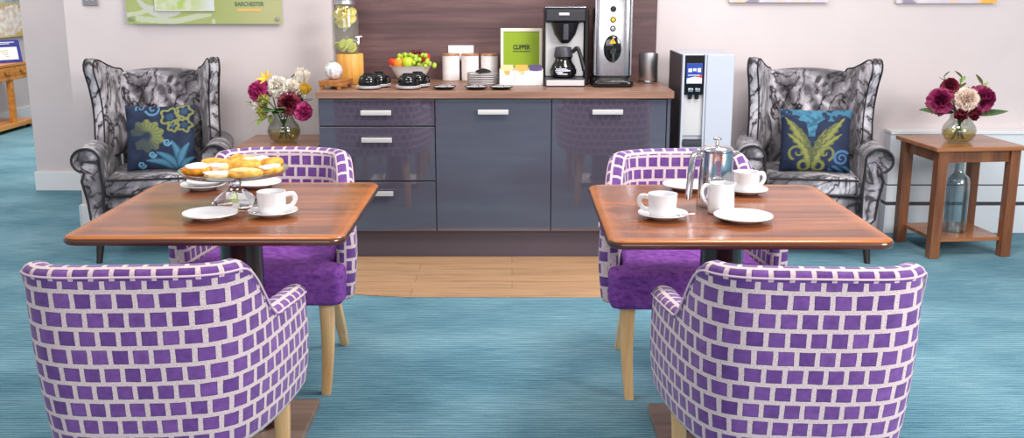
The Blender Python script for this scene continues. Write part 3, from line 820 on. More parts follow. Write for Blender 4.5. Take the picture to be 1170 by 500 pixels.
VR = (2.40, 5.465, .6005); g = 'flowers in the vase on the radiator-side table'
make_vase('round clear glass vase on the side table by the radiator', VR)
flower('peony', 'large dark purple-red peony at the left of the bouquet before the radiator', VR, (2.268, 5.42, .828), 'peony', M['burgundy'], .060, (-.45, -1, .35), g, M['leaf'])
flower('peony', 'large purple-red peony at the right of the bouquet before the radiator', VR, (2.497, 5.42, .838), 'peony', M['burgundy'], .062, (.35, -1, .35), g, M['leaf'])
flower('carnation', 'blush pink ruffled carnation in the middle of the bouquet before the radiator', VR, (2.388, 5.385, .835), 'carnation', M['blush'], .064, (0, -1, .35), g)
flower('rose', 'small maroon rose above the left of the blush carnation', VR, (2.325, 5.45, .905), 'peony', M['maroon'], .042, (-.2, -.6, .7), g, M['leaf'])
flower('rose', 'small maroon rose hanging below the blush carnation, over the vase rim', VR, (2.365, 5.385, .762), 'bud', M['maroon'], .036, (-.2, -1, -.25), g)
flower('rose', 'maroon rose bud under the carnation, right of the vase rim', VR, (2.43, 5.385, .762), 'bud', M['maroon'], .032, (.3, -1, -.2), g)
flower('bud', 'pale bud between the left peony and the carnation', VR, (2.318, 5.40, .82), 'bud', M['blush'], .016, (-.2, -1, .3), g)
leaf_stem('long_foliage_stem', 'long dark green leaf reaching out to the left of the radiator-side bouquet', VR, (2.165, 5.42, .778), M['leaf'], .05, .20, 1, g, -.03)
leaf_stem('long_foliage_stem', 'long green leaf reaching out to the right of the radiator-side bouquet', VR, (2.625, 5.42, .768), M['leaf'], .05, .20, 1, g, -.03)
leaf_stem('leaf_sprig', 'light green sprig at the top of the radiator-side bouquet', VR, (2.39, 5.47, .945), M['leaf_light'], .03, .055, 5, g)
leaf_stem('leaf_sprig', 'yellow-green sprig at the upper right of the radiator-side bouquet', VR, (2.50, 5.46, .905), M['leaf_light'], .03, .075, 5, g)
leaf_stem('leaf_sprig', 'dark red and green sprig at the upper left of the radiator-side bouquet', VR, (2.29, 5.46, .95), M['leaf'], .02, .04, 6, g)
leaf_stem('leaf_sprig', 'small dark sprig at the right edge of the radiator-side bouquet', VR, (2.54, 5.45, .83), M['leaf'], .024, .05, 5, g)
# tall bottle vase on the shelf
o = thing('bottle_vase', 'tall clear blue-grey glass bottle on the lower shelf of the side table', 'vase', (2.425, 5.47, .1055))
MB().lathe([(0, 0), (.058, 0), (.062, .01), (.062, .27), (.055, .30), (.03, .322), (.026, .34), (.026, .40), (.034, .41), (.030, .41), (.022, .40), (.022, .34), (.026, .325), (.05, .30), (.057, .268), (.057, .016), (0, .012)], 36).obj('bottle', M['glass_smoke'], o)

VL = (-1.225, 5.47, .6005); g = 'flowers in the vase beside the drawers'
make_vase('round clear glass vase on the side table beside the drawers', VL)
flower('peony', 'magenta peony at the left of the bouquet beside the drawers', VL, (-1.345, 5.42, .875), 'peony', M['magenta'], .052, (-.5, -1, .3), g, M['leaf'])
flower('peony', 'deep burgundy peony low in the middle of the bouquet beside the drawers', VL, (-1.165, 5.35, .822), 'peony', M['maroon'], .050, (.1, -1, .2), g, M['leaf'])
flower('peony', 'magenta peony drooping at the lower right of the bouquet beside the drawers', VL, (-1.092, 5.36, .772), 'peony', M['magenta'], .042, (.5, -1, -.1), g, M['leaf'])
flower('carnation', 'ivory round bloom at top centre of the bouquet beside the drawers', VL, (-1.235, 5.42, .898), 'carnation', M['ivory'], .058, (-.1, -1, .5), g, M['leaf'])
flower('peony', 'ivory bloom right of centre above the burgundy peony', VL, (-1.158, 5.41, .885), 'peony', M['ivory'], .056, (.15, -1, .5), g)
flower('rose', 'ivory bud highest at the right of the bouquet beside the drawers', VL, (-1.11, 5.43, .948), 'bud', M['ivory'], .04, (.3, -.5, .8), g, M['leaf'])
flower('lily', 'yellow lily at the upper left of the bouquet beside the drawers', VL, (-1.30, 5.45, .935), 'lily', M['yellow_petal'], .045, (-.4, -.7, .8), g)
flower('lily', 'golden lily bud at the right edge of the bouquet beside the drawers', VL, (-1.088, 5.39, .885), 'bud', M['yellow_petal'], .03, (.5, -.6, .8), g)
flower('rose', 'lime-cream bud below the left magenta peony', VL, (-1.302, 5.40, .828), 'bud', M['lime_bud'], .032, (-.3, -1, .3), g)
flower('rose', 'lime-cream bud lowest at the left of the bouquet beside the drawers', VL, (-1.315, 5.40, .765), 'bud', M['lime_bud'], .03, (-.4, -1, 0), g)
flower('rose', 'pale cream bud left of the lime-cream buds beside the drawers', VL, (-1.35, 5.41, .80), 'bud', M['ivory'], .022, (-.6, -1, .1), g)
leaf_stem('leaf_sprig', 'dark green leafy sprig filling the centre of the bouquet beside the drawers', VL, (-1.235, 5.34, .79), M['leaf'], .05, .085, 9, g)
leaf_stem('leaf_sprig', 'light green sprig at the lower left of the bouquet beside the drawers', VL, (-1.33, 5.42, .73), M['leaf_light'], .028, .07, 6, g)
leaf_stem('leaf_sprig', 'green sprig at the top of the bouquet beside the drawers', VL, (-1.17, 5.46, .945), M['leaf_light'], .024, .05, 6, g)
leaf_stem('leaf_sprig', 'thin grey-green sprig at the far left of the bouquet beside the drawers', VL, (-1.39, 5.44, .81), M['leaf_light'], .016, .05, 7, g)
leaf_stem('leaf_sprig', 'green sprig at the right of the bouquet beside the drawers', VL, (-1.10, 5.42, .83), M['leaf'], .03, .06, 6, g)

# ------------------------------------------------------------------ table ware
def lathe_obj(name, prof, m, parent=None, loc=(0, 0, 0), n=40): return MB().lathe(prof, n).obj(name, m, parent, loc=loc)
def plate_prof(r):
    return [(0, .004), (r*.55, .004), (r*.62, .006), (r*.80, .012), (r, .018), (r*.995, .0205), (r*.80, .0155), (r*.64, .0095), (0, .0085)][::1]
def make_plate(label, x, y, z, r=.079, group='white tea plates'):
    pr = [(0, 0), (r*.55, 0), (r*.6, .002), (r*.8, .010), (r, .0165), (r*.99, .0195), (r*.80, .0140), (r*.62, .0075), (0, .006)]
    o = MB().lathe(pr, 48).obj('tea_plate', M['china'], loc=(x, y, z)); tag(o, label, 'plate', group); return o
TT = .7508
make_plate('white tea plate at the front edge of the table, left of the cup', -.892, 2.955, TT, .081)
p1 = make_plate('white tea plate behind the cake stand at its left, lower of two', -1.045, 3.40, TT, .074)
make_plate('white tea plate behind the cake stand at its left, upper of two', -1.035, 3.41, TT+.0105, .066)
make_plate('white tea plate behind the cake stand at its right, near the tub chair', -.872, 3.44, TT, .083)
make_plate('white tea plate at the front edge of the table with the milk jug', .676, 2.92, TT, .086)
make_plate('white tea plate behind the coffee pot on its left side', .592, 3.395, TT, .084)
def cup_mesh(parent, m, r=.043, h=.068, hx=1):
    pr = [(0, .004), (r*.72, .002), (r*.76, 0), (r*.86, .004), (r*.94, .016), (r*.985, .04), (r, h), (r-.0035, h), (r*.90, .04), (r*.84, .016), (r*.72, .008), (0, .007)]
    MB().lathe(pr, 40).obj('bowl', m, parent)
    pts = catmull([(hx*(r*.97), 0, h*.82), (hx*(r+.020), 0, h*.84), (hx*(r+.026), 0, h*.58), (hx*(r+.014), 0, h*.32), (hx*(r*.95), 0, h*.26)], 5)
    MB().tube(pts, .0048, 8, flat=1.5).obj('handle', m, parent)
def make_setting(x, y, hand, where, spoon=True, r=.074):
    s = MB().lathe([(0, 0), (r*.5, 0), (r*.56, .002), (r*.8, .010), (r, .0165), (r*.99, .019), (r*.78, .0135), (r*.58, .0075), (0, .006)], 48).obj('saucer', M['china'], loc=(x, y, TT))
    tag(s, 'white saucer under the cup '+where, 'saucer', 'white saucers on the tables')
    c = thing('teacup', 'white china cup with handle '+where, 'cup', (x-.002, y, TT+.0066), hand, 'white cups on the tables'); cup_mesh(c, M['china'])
    if spoon is not None:
        sp = thing('teaspoon', 'steel teaspoon on the saucer '+where, 'spoon', (x, y, TT+.0075), spoon, 'teaspoons on the saucers')
        MB().tube([(.0, -.056, .0085), (0, -.072, .0125), (0, -.10, .018)], [.002, .0025, .0035], 8, flat=.5).obj('handle', M['chrome_soft'], sp)
        MB().ball((0, -.052, .0072), .009, 12, 8, sc=(.8, 1.3, .3)).obj('bowl', M['chrome_soft'], sp)
make_setting(-.715, 2.99, rad(15), 'to the right of the cake stand', rad(-60))
make_setting(.446, 2.955, rad(165), 'to the left of the milk jug', rad(58))
make_setting(.775, 3.32, rad(20), 'behind the coffee pot', None, .07)
# cake stand
cs = thing('cake_stand', 'footed glass cake stand piled with pastries', 'cake stand', (-.868, 3.15, TT))
MB().lathe([(0, .092), (.02, .092), (.11, .095), (.155, .100), (.166, .110), (.168, .114), (.163, .114), (.154, .106), (.11, .1005), (0, .099)], 64).obj('plate', M['glass_plate'], cs)
b = MB(); prof = [(0, .0), (.074, .0), (.076, .006), (.066, .018), (.044, .036), (.024, .050), (.017, .060), (.022, .070), (.018, .080), (.028, .0915), (0, .0915)]
b.lathe(prof, 10).obj('foot', M['glass_cut'], cs, ang=20)
# pastries
PZ = TT+.0995
def blob(b, L, W, Hh, seed, bump=.12, flat=.35):
    def g(u, v):
        th = 2*PI*u; ph = PI*(v-.5)
        cx = math.copysign(abs(math.cos(ph))**.7, 1); x = L/2*cx*math.copysign(abs(math.cos(th))**.75, math.cos(th)); y = W/2*cx*math.copysign(abs(math.sin(th))**.75, math.sin(th)); z = math.sin(ph)
        z = Hh*(z*.5+.5) if z > -.2 else Hh*.4*(1-flat*.2)*(z*.5+.5)/.4
        k = 1+bump*noise.noise(Vector((x*40+seed, y*40, z*40)))
        return x*k, y*k, max(0, z*(1+bump*.6*noise.noise(Vector((x*30+seed*3, y*30, 1)))))
    b.grid(g, 28, 14)
def pastry(label, x, y, rz, kind, L, W, Hh, seed, dz=0):
    t = thing('pastry', label, 'pastry', (x, y, PZ+dz), rz, 'pastries on the cake stand')
    Hh *= .78; W *= .95
    b = MB(); blob(b, L, W, Hh, seed, .3); b.obj('dough', M[kind[0]], t, ang=180)
    if kind[1]:
        b = MB(); blob(b, L*.9, W*.88, Hh*.5, seed+5, .34); b.bm.transform(Matrix.Translation((kind[2] if len(kind) > 2 else 0, 0, Hh*.60))); b.obj('topping', M[kind[1]], t, ang=180)
cx, cy = -.868, 3.15
pastry('orange jam-studded pastry with icing cap at the left of the cake stand', cx-.105, cy-.035, .2, ('jam', 'icing'), .085, .075, .042, 1)
pastry('round iced bun right of the jam-studded pastry', cx-.045, cy+.005, .4, ('pastry_pale', 'icing'), .075, .07, .036, 2)
pastry('flat pale pastry at the front of the cake stand, iced on top', cx-.028, cy-.085, .1, ('pastry_pale', 'icing'), .095, .06, .024, 3)
pastry('long golden pastry finger at the front of the cake stand', cx+.055, cy-.082, .14, ('pastry', 'pastry_pale'), .105, .052, .036, 4)
pastry('pale sugar-dusted pastry at the right rim of the cake stand', cx+.118, cy-.018, 1.0, ('pastry', 'icing'), .08, .058, .036, 5)
pastry('golden pastry twist at the back right of the cake stand', cx+.105, cy+.065, -.6, ('pastry', None), .09, .06, .048, 6)
pastry('golden pastry heaped in the middle of the cake stand', cx+.025, cy+.02, .3, ('pastry', None), .10, .062, .055, 7)
pastry('iced pastry resting behind the long golden finger', cx+.055, cy+.082, .2, ('pastry', 'icing'), .09, .06, .046, 8)
pastry('golden pastry strip at the back left of the cake stand', cx-.075, cy+.082, .1, ('pastry', None), .11, .055, .042, 9)
pastry('golden pastry at the very back of the cake stand', cx-.005, cy+.118, .0, ('pastry', None), .085, .05, .05, 10)
# coffee pot
pt = thing('coffee_pot', 'polished steel coffee pot with plunger knob on the table', 'coffee pot', (.634, 3.135, TT))
MB().lathe([(0, 0), (.056, 0), (.057, .004), (.0565, .012), (.052, .10), (.049, .165), (.050, .168), (.050, .172), (.046, .173), (0, .173)], 48).obj('body', M['chrome'], pt)
MB().lathe([(0, .1735), (.051, .1735), (.0515, .178), (.047, .184), (.028, .190), (.006, .1925), (.0045, .205), (.012, .207), (.013, .212), (.006, .216), (0, .2165)], 40).obj('lid', M['chrome'], pt)
MB().tube(catmull([(-.046, -.004, .160), (-.062, -.005, .166), (-.074, -.006, .150), (-.080, -.006, .08), (-.084, -.006, .022)], 6), [.008]*25, 10, flat=1.4).box(-.072, -.044, -.011, .001, .148, .16, .002).obj('handle', M['chrome'], pt)
MB().prism([(.045, .150), (.07, .168), (.068, .172), (.045, .172)], -.012, .012, 'y', .002).obj('spout', M['chrome'], pt)
# milk jug
jg = thing('milk_jug', 'white china milk jug in front of the coffee pot', 'jug', (.632, 3.03, TT))
b = MB(); rings = []
for r_, z, sp in ((.036, 0, 0), (.039, .003, 0), (.0405, .02, 0), (.039, .05, 0), (.0365, .078, .002), (.037, .092, .008), (.0345, .092, .008), (.034, .078, .002), (.036, .05, 0), (.037, .02, 0), (.034, .006, 0)):
    rings.append([((r_+sp*max(0, math.cos(2*PI*i/36))**6)*math.cos(2*PI*i/36), r_*math.sin(2*PI*i/36), z) for i in range(36)])
b.loft(rings).obj('body', M['china'], jg, ang=60)
MB().tube(catmull([(-.034, 0, .082), (-.052, -.004, .084), (-.060, -.006, .066), (-.052, -.004, .042), (-.038, 0, .026)], 6), .004, 8, flat=1.5).obj('handle', M['china'], jg)

# ------------------------------------------------------------------ counter: left part
T0 = WT+.0006
st = thing('wooden_riser', 'small brown wooden riser with feet at the left end of the counter', 'riser', (-.925, 5.405, T0), rad(-14))
MB().box(-.062, .062, -.085, .085, .016, .045, .004).obj('top', M['oakstand'], st)
for sx in (-1, 1):
    for sy in (-1, 1): MB().box(sx*.048-.009, sx*.048+.009, sy*.07-.009, sy*.07+.009, 0, .0158, .002).obj('foot', M['oakstand'], st)
gb = thing('glass_ball', 'round ribbed glass candle ball on the wooden riser', 'ornament', (-.937, 5.405, T0+.0455))
b = MB(); rings = []
for k in range(15):
    ph = -PI/2+.28+(PI-.55)*k/14; rings.append([((.047*math.cos(ph))*(1+.035*math.cos(12*2*PI*i/96))*math.cos(2*PI*i/96), (.047*math.cos(ph))*(1+.035*math.cos(12*2*PI*i/96))*math.sin(2*PI*i/96), .045+.047*math.sin(ph)) for i in range(96)])
b.loft(rings).obj('globe', M['glass_ball'], gb)
MB().lathe([(.0, .091), (.016, .091), (.018, .094), (.015, .096), (0, .095)], 24).obj('rim', M['chrome_soft'], gb)
# drinks dispenser
bs = MB().lathe([(0, 0), (.072, 0), (.074, .003), (.074, .158), (.071, .163), (0, .163)], 40).obj('bamboo_stand', M['bamboo'], loc=(-.888, 5.66, T0))
tag(bs, 'round bamboo stand under the lemon water dispenser', 'stand')
DZ = T0+.1635
dj = thing('drinks_dispenser', 'tall glass drinks dispenser of lemon water on the bamboo stand', 'drinks dispenser', (-.905, 5.66, DZ))
MB().lathe([(0, 0), (.064, 0), (.07, .006), (.072, .02), (.072, .20), (.066, .225), (.052, .245), (.050, .27), (.047, .27), (.048, .244), (.062, .224), (.068, .20), (.068, .02), (.064, .008), (0, .007)], 40).obj('jar', M['glass'], dj)
MB().lathe([(0, .008), (.063, .009), (.067, .02), (.067, .20), (.061, .222), (0, .223)], 32).obj('water', M['water'], dj)
b = MB()
b.lathe([(0, .262), (.054, .262), (.056, .265), (.0545, .27), (.056, .275), (.0545, .28), (.056, .285), (.0555, .31), (.05, .316), (0, .316)], 40); b.obj('lid', M['steel'], dj)
MB().tube([(.05, -.05, .070), (.068, -.068, .066), (.08, -.08, .062)], .008, 10).tube([(.078, -.082, .056), (.079, -.079, .088)], .006, 8).tube([(.066, -.088, .09), (.096, -.07, .094)], .005, 8).obj('tap', M['chrome_soft'], dj)
for k in range(24):
    top = k >= 9
    zz = (.158+.0055*(k-9)+R.uniform(-.008, .008)) if top else .026+.004*k
    a = k*2.4; rr_ = R.uniform(.026, .040)
    s = thing('citrus_slice', ('lemon slice floating at the top of the drinks dispenser' if top else 'green lime slice at the bottom of the drinks dispenser'), 'fruit slice', (-.905+rr_*math.cos(a), 5.66+rr_*math.sin(a), DZ+zz), 0, 'lemon slices in the dispenser' if top else 'lime slices in the dispenser')
    b = MB().lathe([(0, -.003), (.026, -.003), (.028, -.001), (.028, .001), (.026, .003), (0, .003)], 20)
    b.bm.transform(Euler((R.uniform(.5, 1.5), R.uniform(-.4, .4), a)).to_matrix().to_4x4()); b.obj('flesh', M['lemon'] if top else M['lime'], s)
# upside-down black cups on white saucers
def black_pair(x, y, where):
    for k, (dx, dy, z, w2) in enumerate(((0, 0, 0, 'front'), (.040, .105, 0, 'rear'))):
        for q in range(2):
            r_ = .066
            s = MB().lathe([(0, 0), (r_*.6, 0), (r_*.85, .005), (r_, .010), (r_*.99, .0125), (r_*.8, .009), (0, .005)], 40).obj('saucer', M['china'], loc=(x+dx, y+dy, T0+q*.0068))
            tag(s, f'white saucer under the {w2} black cup {where}, '+('lower' if q == 0 else 'upper')+' of two', 'saucer', 'white saucers on the counter')
        c = thing('coffee_cup', f'{w2} glossy black cup upside down on white saucers {where}', 'cup', (x+dx, y+dy, T0+.0155), rad(-25), 'black cups on the counter')
        MB().lathe([(.044, 0), (.050, .003), (.053, .016), (.051, .034), (.042, .052), (.030, .059), (.027, .060), (.027, .065), (.024, .065), (.023, .061), (0, .061)], 36).obj('bowl', M['black_gloss'], c)
        MB().tube(catmull([(.050, 0, .014), (.068, 0, .012), (.072, 0, .03), (.062, 0, .042), (.046, 0, .044)], 5), .0045, 8).obj('handle', M['black_gloss'], c)
black_pair(-.748, 5.355, 'next to the wooden riser')
black_pair(-.541, 5.355, 'in front of the fruit bowl')
# fruit bowl
FB = (-.557, 5.70, T0)
fb = thing('fruit_bowl', 'white square-sided bowl full of fruit on the counter', 'bowl', FB)
rings = []
for r_, z, e in ((.05, 0, 3), (.058, .003, 3), (.075, .03, 3.5), (.097, .066, 4), (.112, .094, 4.5), (.118, .098, 4.5), (.110, .098, 4.5), (.092, .066, 4), (.070, .034, 3.5), (.05, .012, 3)):
    rings.append([(r_*math.copysign(abs(math.cos(2*PI*i/48))**(2/e), math.cos(2*PI*i/48)), .86*r_*math.copysign(abs(math.sin(2*PI*i/48))**(2/e), math.sin(2*PI*i/48)), z) for i in range(48)])
MB().loft(rings).obj('bowl', M['china'], fb, ang=50)
def fruit(name, label, cat, x, y, z, r_, m, grp=None, sc=(1, 1, .92), top=None):
    t = thing(name, label, cat, (FB[0]+x, FB[1]+y, FB[2]+z), 0, grp)
    MB().lathe([(0, r_*.12), (r_*.25, .04*r_), (r_*.62, r_*.16), (r_*.92, r_*.6), (r_, r_*1.05), (r_*.88, r_*1.5), (r_*.55, r_*1.82), (r_*.22, r_*1.84), (0, r_*1.70)], 24, sx=sc[0], sy=sc[1]).obj('skin', m, t, ang=180)
    MB().tube([(0, 0, r_*1.68), (.002, 0, r_*2.0)], .0018, 6).obj('stalk', M['dark_leg'], t); return t
fruit('apple', 'bright green apple at the front of the fruit bowl', 'fruit', -.012, -.055, .082, .034, M['apple_green'])
fruit('orange', 'orange at the front left of the fruit bowl', 'fruit', -.062, -.045, .082, .030, M['orange'])
fruit('red_apple', 'red apple at the left rim of the fruit bowl', 'fruit', -.098, .0, .083, .028, M['red_fruit'])
fruit('red_apple', 'red apple at the right of the fruit bowl', 'fruit', .077, -.008, .108, .030, M['red_fruit'])
fruit('apple', 'second green apple hidden low among the grapes', 'fruit', -.01, .045, .085, .034, M['apple_green'])
def grapes(label, x, y, z, n, m, sx, sy, sz, seed, r_=.0125):
    t = thing('grape_bunch', label, 'fruit', (FB[0]+x, FB[1]+y, FB[2]+z), 0, 'grapes in the fruit bowl'); q = random.Random(seed); pts = []
    MB().tube([(0, 0, .0), (0, 0, sz*.6), (.004, 0, sz+.012)], .0015, 6).obj('stalk', M['stem'], t)
    tries = 0
    while len(pts) < n and tries < 4000:
        tries += 1
        p = Vector((q.gauss(0, .5)*sx, q.gauss(0, .5)*sy, q.random()*sz))
        if all((p-o_).length > r_*1.72 for o_ in pts): pts.append(p)
    for p in pts: MB().ball(p, r_, 14, 9, sc=(1, 1, 1.1)).obj('grape', m, t, ang=180)
grapes('green grape bunch heaped in the middle right of the fruit bowl', .035, -.03, .09, 26, M['grape'], .055, .04, .062, 3)
grapes('green grape bunch at the upper left of the fruit bowl', -.035, .0, .125, 14, M['grape'], .045, .035, .03, 5)
grapes('green grapes spilling over the right rim of the fruit bowl', .078, -.04, .092, 9, M['grape'], .03, .02, .02, 9)
grapes('dark red grapes on top of the fruit pile', .022, .0, .150, 6, M['grape_red'], .022, .022, .02, 11, .011)
# socket behind canisters
so = thing('wall_socket', 'white double power socket on the dark wall panel', 'socket', (-.292, WALL-.0185, 1.042))
MB().box(-.073, .073, -.009, 0, -.043, .043, .004).obj('plate', M['white_plastic'], so)
for sx in (-1, 1):
    MB().box(sx*.035-.019, sx*.035+.019, -.0125, -.0092, -.036, -.008, .003).obj('plug', M['dark_grey'], so)
    MB().box(sx*.014-.005, sx*.014+.005, -.013, -.0092, .008, .026, .002).obj('switch', M['white_plastic'], so)
# canisters
for k, (x, w3) in enumerate(((-.346, 'leftmost of three, next to the fruit bowl'), (-.237, 'middle of the three'), (-.127, 'nearest the green tea display'))):
    c = thing('canister', 'white marbled canister with copper lid, '+w3, 'canister', (x, 5.855, T0), rad(40*k), 'marbled canisters on the counter')
    MB().lathe([(0, 0), (.047, 0), (.049, .002), (.049, .138), (0, .138)], 40).obj('body', M['marble_white'], c)
    MB().lathe([(0, .1385), (.0495, .1385), (.0500, .140), (.0500, .149), (.048, .1505), (0, .1505)], 40).obj('lid', M['copper'], c)
# plate stack with black dish
for k in range(6):
    r_ = .088
    pl = thing('dark_rimmed_plate', 'white plate with dark rim, '+('bottom', 'second', 'third', 'fourth', 'fifth', 'top')[k]+(' of the stack in front of the canisters' if k in (0, 5) else ' from the bottom of the stack'), 'plate', (-.160, 5.66, T0+k*.0098), 0, 'dark-rimmed plates stacked on the counter')
    MB().lathe([(0, 0), (r_*.6, 0), (r_*.8, .001), (r_*.97, .0025), (r_*.985, .0075), (r_*.965, .0085), (r_*.8, .0065), (0, .004)], 40).obj('dish', M['china'], pl)
    MB().lathe([(r_*.975, .0076), (r_*.992, .0078), (r_*.992, .0094), (r_*.972, .0096)], 40).obj('rim', M['black_gloss'], pl)
o = MB().lathe([(0, 0), (.044, 0), (.046, .003), (.038, .012), (.02, .019), (.008, .022), (0, .0225)], 32).obj('dish_cover', M['black_gloss'], loc=(-.158, 5.655, T0+.0602)); tag(o, 'small black domed cover on top of the plate stack', 'lid')
# three dark saucers
for x, w3, w4 in ((-.352, 'leftmost of three along the counter edge', 'left of the plate stack'), (-.186, 'middle one in front of the plate stack', 'before the plate stack'), (-.056, 'right one in front of the tea box', 'before the tea box')):
    d = thing('dark_saucer', 'small dark-rimmed saucer with foil coffee portions, '+w3, 'saucer', (x, 5.345, T0), x*9, 'dark saucers along the counter edge')
    r_ = .063
    MB().lathe([(0, 0), (r_*.62, 0), (r_*.85, .006), (r_, .013), (r_*.985, .016), (r_*.84, .0095), (r_*.6, .005), (0, .005)], 40).obj('dish', M['black_gloss'], d)
    MB().lathe([(0, .0054), (r_*.58, .0054), (r_*.90, .0118), (r_*.89, .0128), (r_*.57, .0068), (0, .0066)], 36).obj('inset', M['china'], d)
    for k in range(3):
        a = k*2.1; f = thing('coffee_portion', 'silver foil coffee portion on the dark saucer '+w4, 'coffee portion', (x+.022*math.cos(a), 5.345+.022*math.sin(a), T0+.0104), a, 'foil coffee portions on the saucer '+w4)
        MB().lathe([(0, 0), (.012, 0), (.0155, .010), (.017, .0105), (.017, .0115), (0, .012)], 18).obj('cup', M['steel'], f)
# tea display
fr = thing('tea_display_sign', 'square green tea display sign in a cream frame behind the tea box', 'sign', (.052, 5.72, T0), 0)
MB().box(-.115, .115, 0, .014, 0, .018, .002).box(-.115, .115, 0, .014, .278, .296, .002).box(-.115, -.099, 0, .014, .0182, .2778, .002).box(.099, .115, 0, .014, .0182, .2778, .002).obj('frame', M['cream'], fr)
MB().box(-.0988, .0988, .004, .011, .0183, .2777).obj('card', M['green_board'], fr)
text('lettering', 'CLIPPER', .034, M['ink'], fr, (0, .0032, .192), (rad(90), 0, 0), sx=.76, bold=.0011)
text('small_lettering', 'NATURAL, FAIR & DELICIOUS', .0088, M['ink'], fr, (0, .0032, .170), (rad(90), 0, 0), sx=.82, bold=.0003)
tb = thing('tea_box', 'white three-compartment tea bag box in front of the green display', 'tea box', (.050, 5.60, T0))
b = MB(); b.box(-.117, .117, -.05, .05, 0, .004).box(-.117, .117, .046, .05, .0042, .085)
for x in (-.117, -.039, .037, .113): b.box(x, x+.004, -.05, .0458, .0042, .085)
for x in (-.117, -.039, .037):
    b.prism([(x+.0042, .0042), (x+.0758, .0042), (x+.0758, .078), (x+.058, .078), (x+.05, .055), (x+.03, .055), (x+.022, .078), (x+.0042, .078)], -.05, -.047, 'y')
b.obj('box', M['white_plastic'], tb)
for ci, (x, m1, m2, nm) in enumerate(((-.077, 'orange_sachet', 'peach_sachet', 'left'), (.001, 'peach_sachet', 'orange_sachet', 'middle'), (.077, 'white_plastic', 'purple_sachet', 'right'))):
    for k in range(4):
        s = thing('tea_sachet', f'paper tea sachet standing in the {nm} compartment of the tea box', 'tea bag', (.050+x, 5.565+.014*k, T0+.0045), 0, f'tea sachets in the {nm} compartment')
        zt = .086+.005*k
        MB().box(-.033, .033, -.003, .003, 0, zt-.016, .001).obj('pouch', M[m1], s); MB().box(-.033, .033, -.0032, .0032, zt-.0158, zt, .001).obj('header', M[m2], s)
# coffee machine
cm = thing('filter_coffee_machine', 'black and silver filter coffee machine with glass jug on the counter', 'coffee machine', (.283, 5.56, T0))
MB().box(-.103, .103, .02, .20, .044, .335, .008).obj('body', M['silver_plastic'], cm)
MB().box(-.1095, -.1085, .04, .20, .044, .40).obj('dark_side_slab', M['black'], cm); MB().box(.1085, .130, .03, .20, .0, .40, .004).obj('dark_side_slab', M['black'], cm)  # black slabs at both sides of the body, the right one wider
hd = MB().box(-.108, .108, -.055, .20, .3355, .408, .01, 3).obj('brew_head', M['black'], cm)
b = MB()
for k in range(9): b.box(-.098, .098, -.0575, -.0555, .347+.006*k, .350+.006*k)
b.obj('front_grille', M['dark_grey'], hd)
MB().box(-.108, .108, -.058, .2, .4085, .416, .003).obj('top_cover', M['chrome_soft'], hd)
MB().box(-.035, .02, -.0615, -.0585, .372, .386, .001).obj('badge', M['silver_plastic'], hd)
MB().lathe([(0, .225), (.018, .225), (.03, .235), (.055, .27), (.075, .334), (0, .334)], 36, c=(0, -.02, 0), sy=.85).obj('filter_basket', M['black'], cm)
MB().box(-.014, .014, -.098, -.06, .245, .328, .005).obj('basket_handle', M['dark_grey'], cm)
MB().box(-.106, .106, -.095, .2, .0, .043, .006).obj('base', M['dark_grey'], cm)
MB().box(-.1, .1, -.0985, -.0955, .006, .036, .002).obj('base_trim', M['silver_plastic'], cm)
jug = thing('coffee_jug', 'dark glass coffee jug on the hotplate of the coffee machine', 'coffee jug', (.275, 5.535, T0+.0435))
MB().lathe([(0, 0), (.055, 0), (.066, .012), (.070, .035), (.064, .062), (.048, .085), (.044, .098), (.05, .112), (0, .112)], 40).obj('bowl', M['glass_black'], jug)
MB().lathe([(0, .1125), (.05, .1125), (.05, .122), (.044, .155), (.04, .162), (0, .163)], 36).obj('lid', M['dark_grey'], jug)
MB().tube(catmull([(.048, -.02, .135), (.07, -.03, .158), (.085, -.036, .13), (.105, -.045, .06), (.108, -.046, .04)], 6), .0105, 10).obj('handle', M['black'], jug)
MB().lathe([(.0712, .022), (.0716, .045)], 40).obj('band', M['black_gloss'], jug)
b = MB()
for k, (z, a0, a1) in enumerate(((.050, -125, -80), (.041, -128, -62), (.032, -125, -95), (.024, -118, -75))):
    b.grid(lambda u, v, z=z, a0=a0, a1=a1: ((.0726-.00012*0)*math.cos(rad(a0+(a1-a0)*u)), .0726*math.sin(rad(a0+(a1-a0)*u)), z-.003+.006*v), 14, 1)
b.obj('printed_marking', M['pale_ink'], jug)
MB().box(.02, .042, -.0605, -.055, .098, .112, .002).obj('switch', M['red_lamp'], cm)
# water boiler
wb = thing('water_boiler', 'tall polished chrome water boiler with oval black panel on the counter', 'water boiler', (.535, 5.60, T0))
def sup(w, d, e, z, n=72, y0=0, front=1.0):
    o_ = []
    for i in range(n):
        a = 2*PI*i/n; c_, s_ = math.cos(a), math.sin(a)
        o_.append((w/2*math.copysign(abs(c_)**(2/e), c_), y0+d/2*math.copysign(abs(s_)**(2/e), s_), z))
    return o_
MB().loft([sup(.204, .25, 7, .058), sup(.206, .25, 7, .062), sup(.206, .25, 7, .56), sup(.20, .245, 7, .57), sup(.18, .22, 6, .575)]).obj('casing', M['boiler_chrome'], wb, ang=30)
MB().loft([sup(.21, .25, 5, 0), sup(.216, .256, 5, .003), sup(.216, .256, 5, .035), sup(.20, .24, 5, .045)]).loft([sup(.198, .235, 5, .0455), sup(.198, .235, 5, .0578)]).obj('base', M['black'], wb)
MB().loft([sup(.212, .06, 4, .004, y0=-.14), sup(.215, .072, 4, .012, y0=-.14), sup(.213, .07, 4, .03, y0=-.14), sup(.19, .06, 4, .036, y0=-.14)]).obj('drip_tray', M['black_gloss'], wb, ang=50)
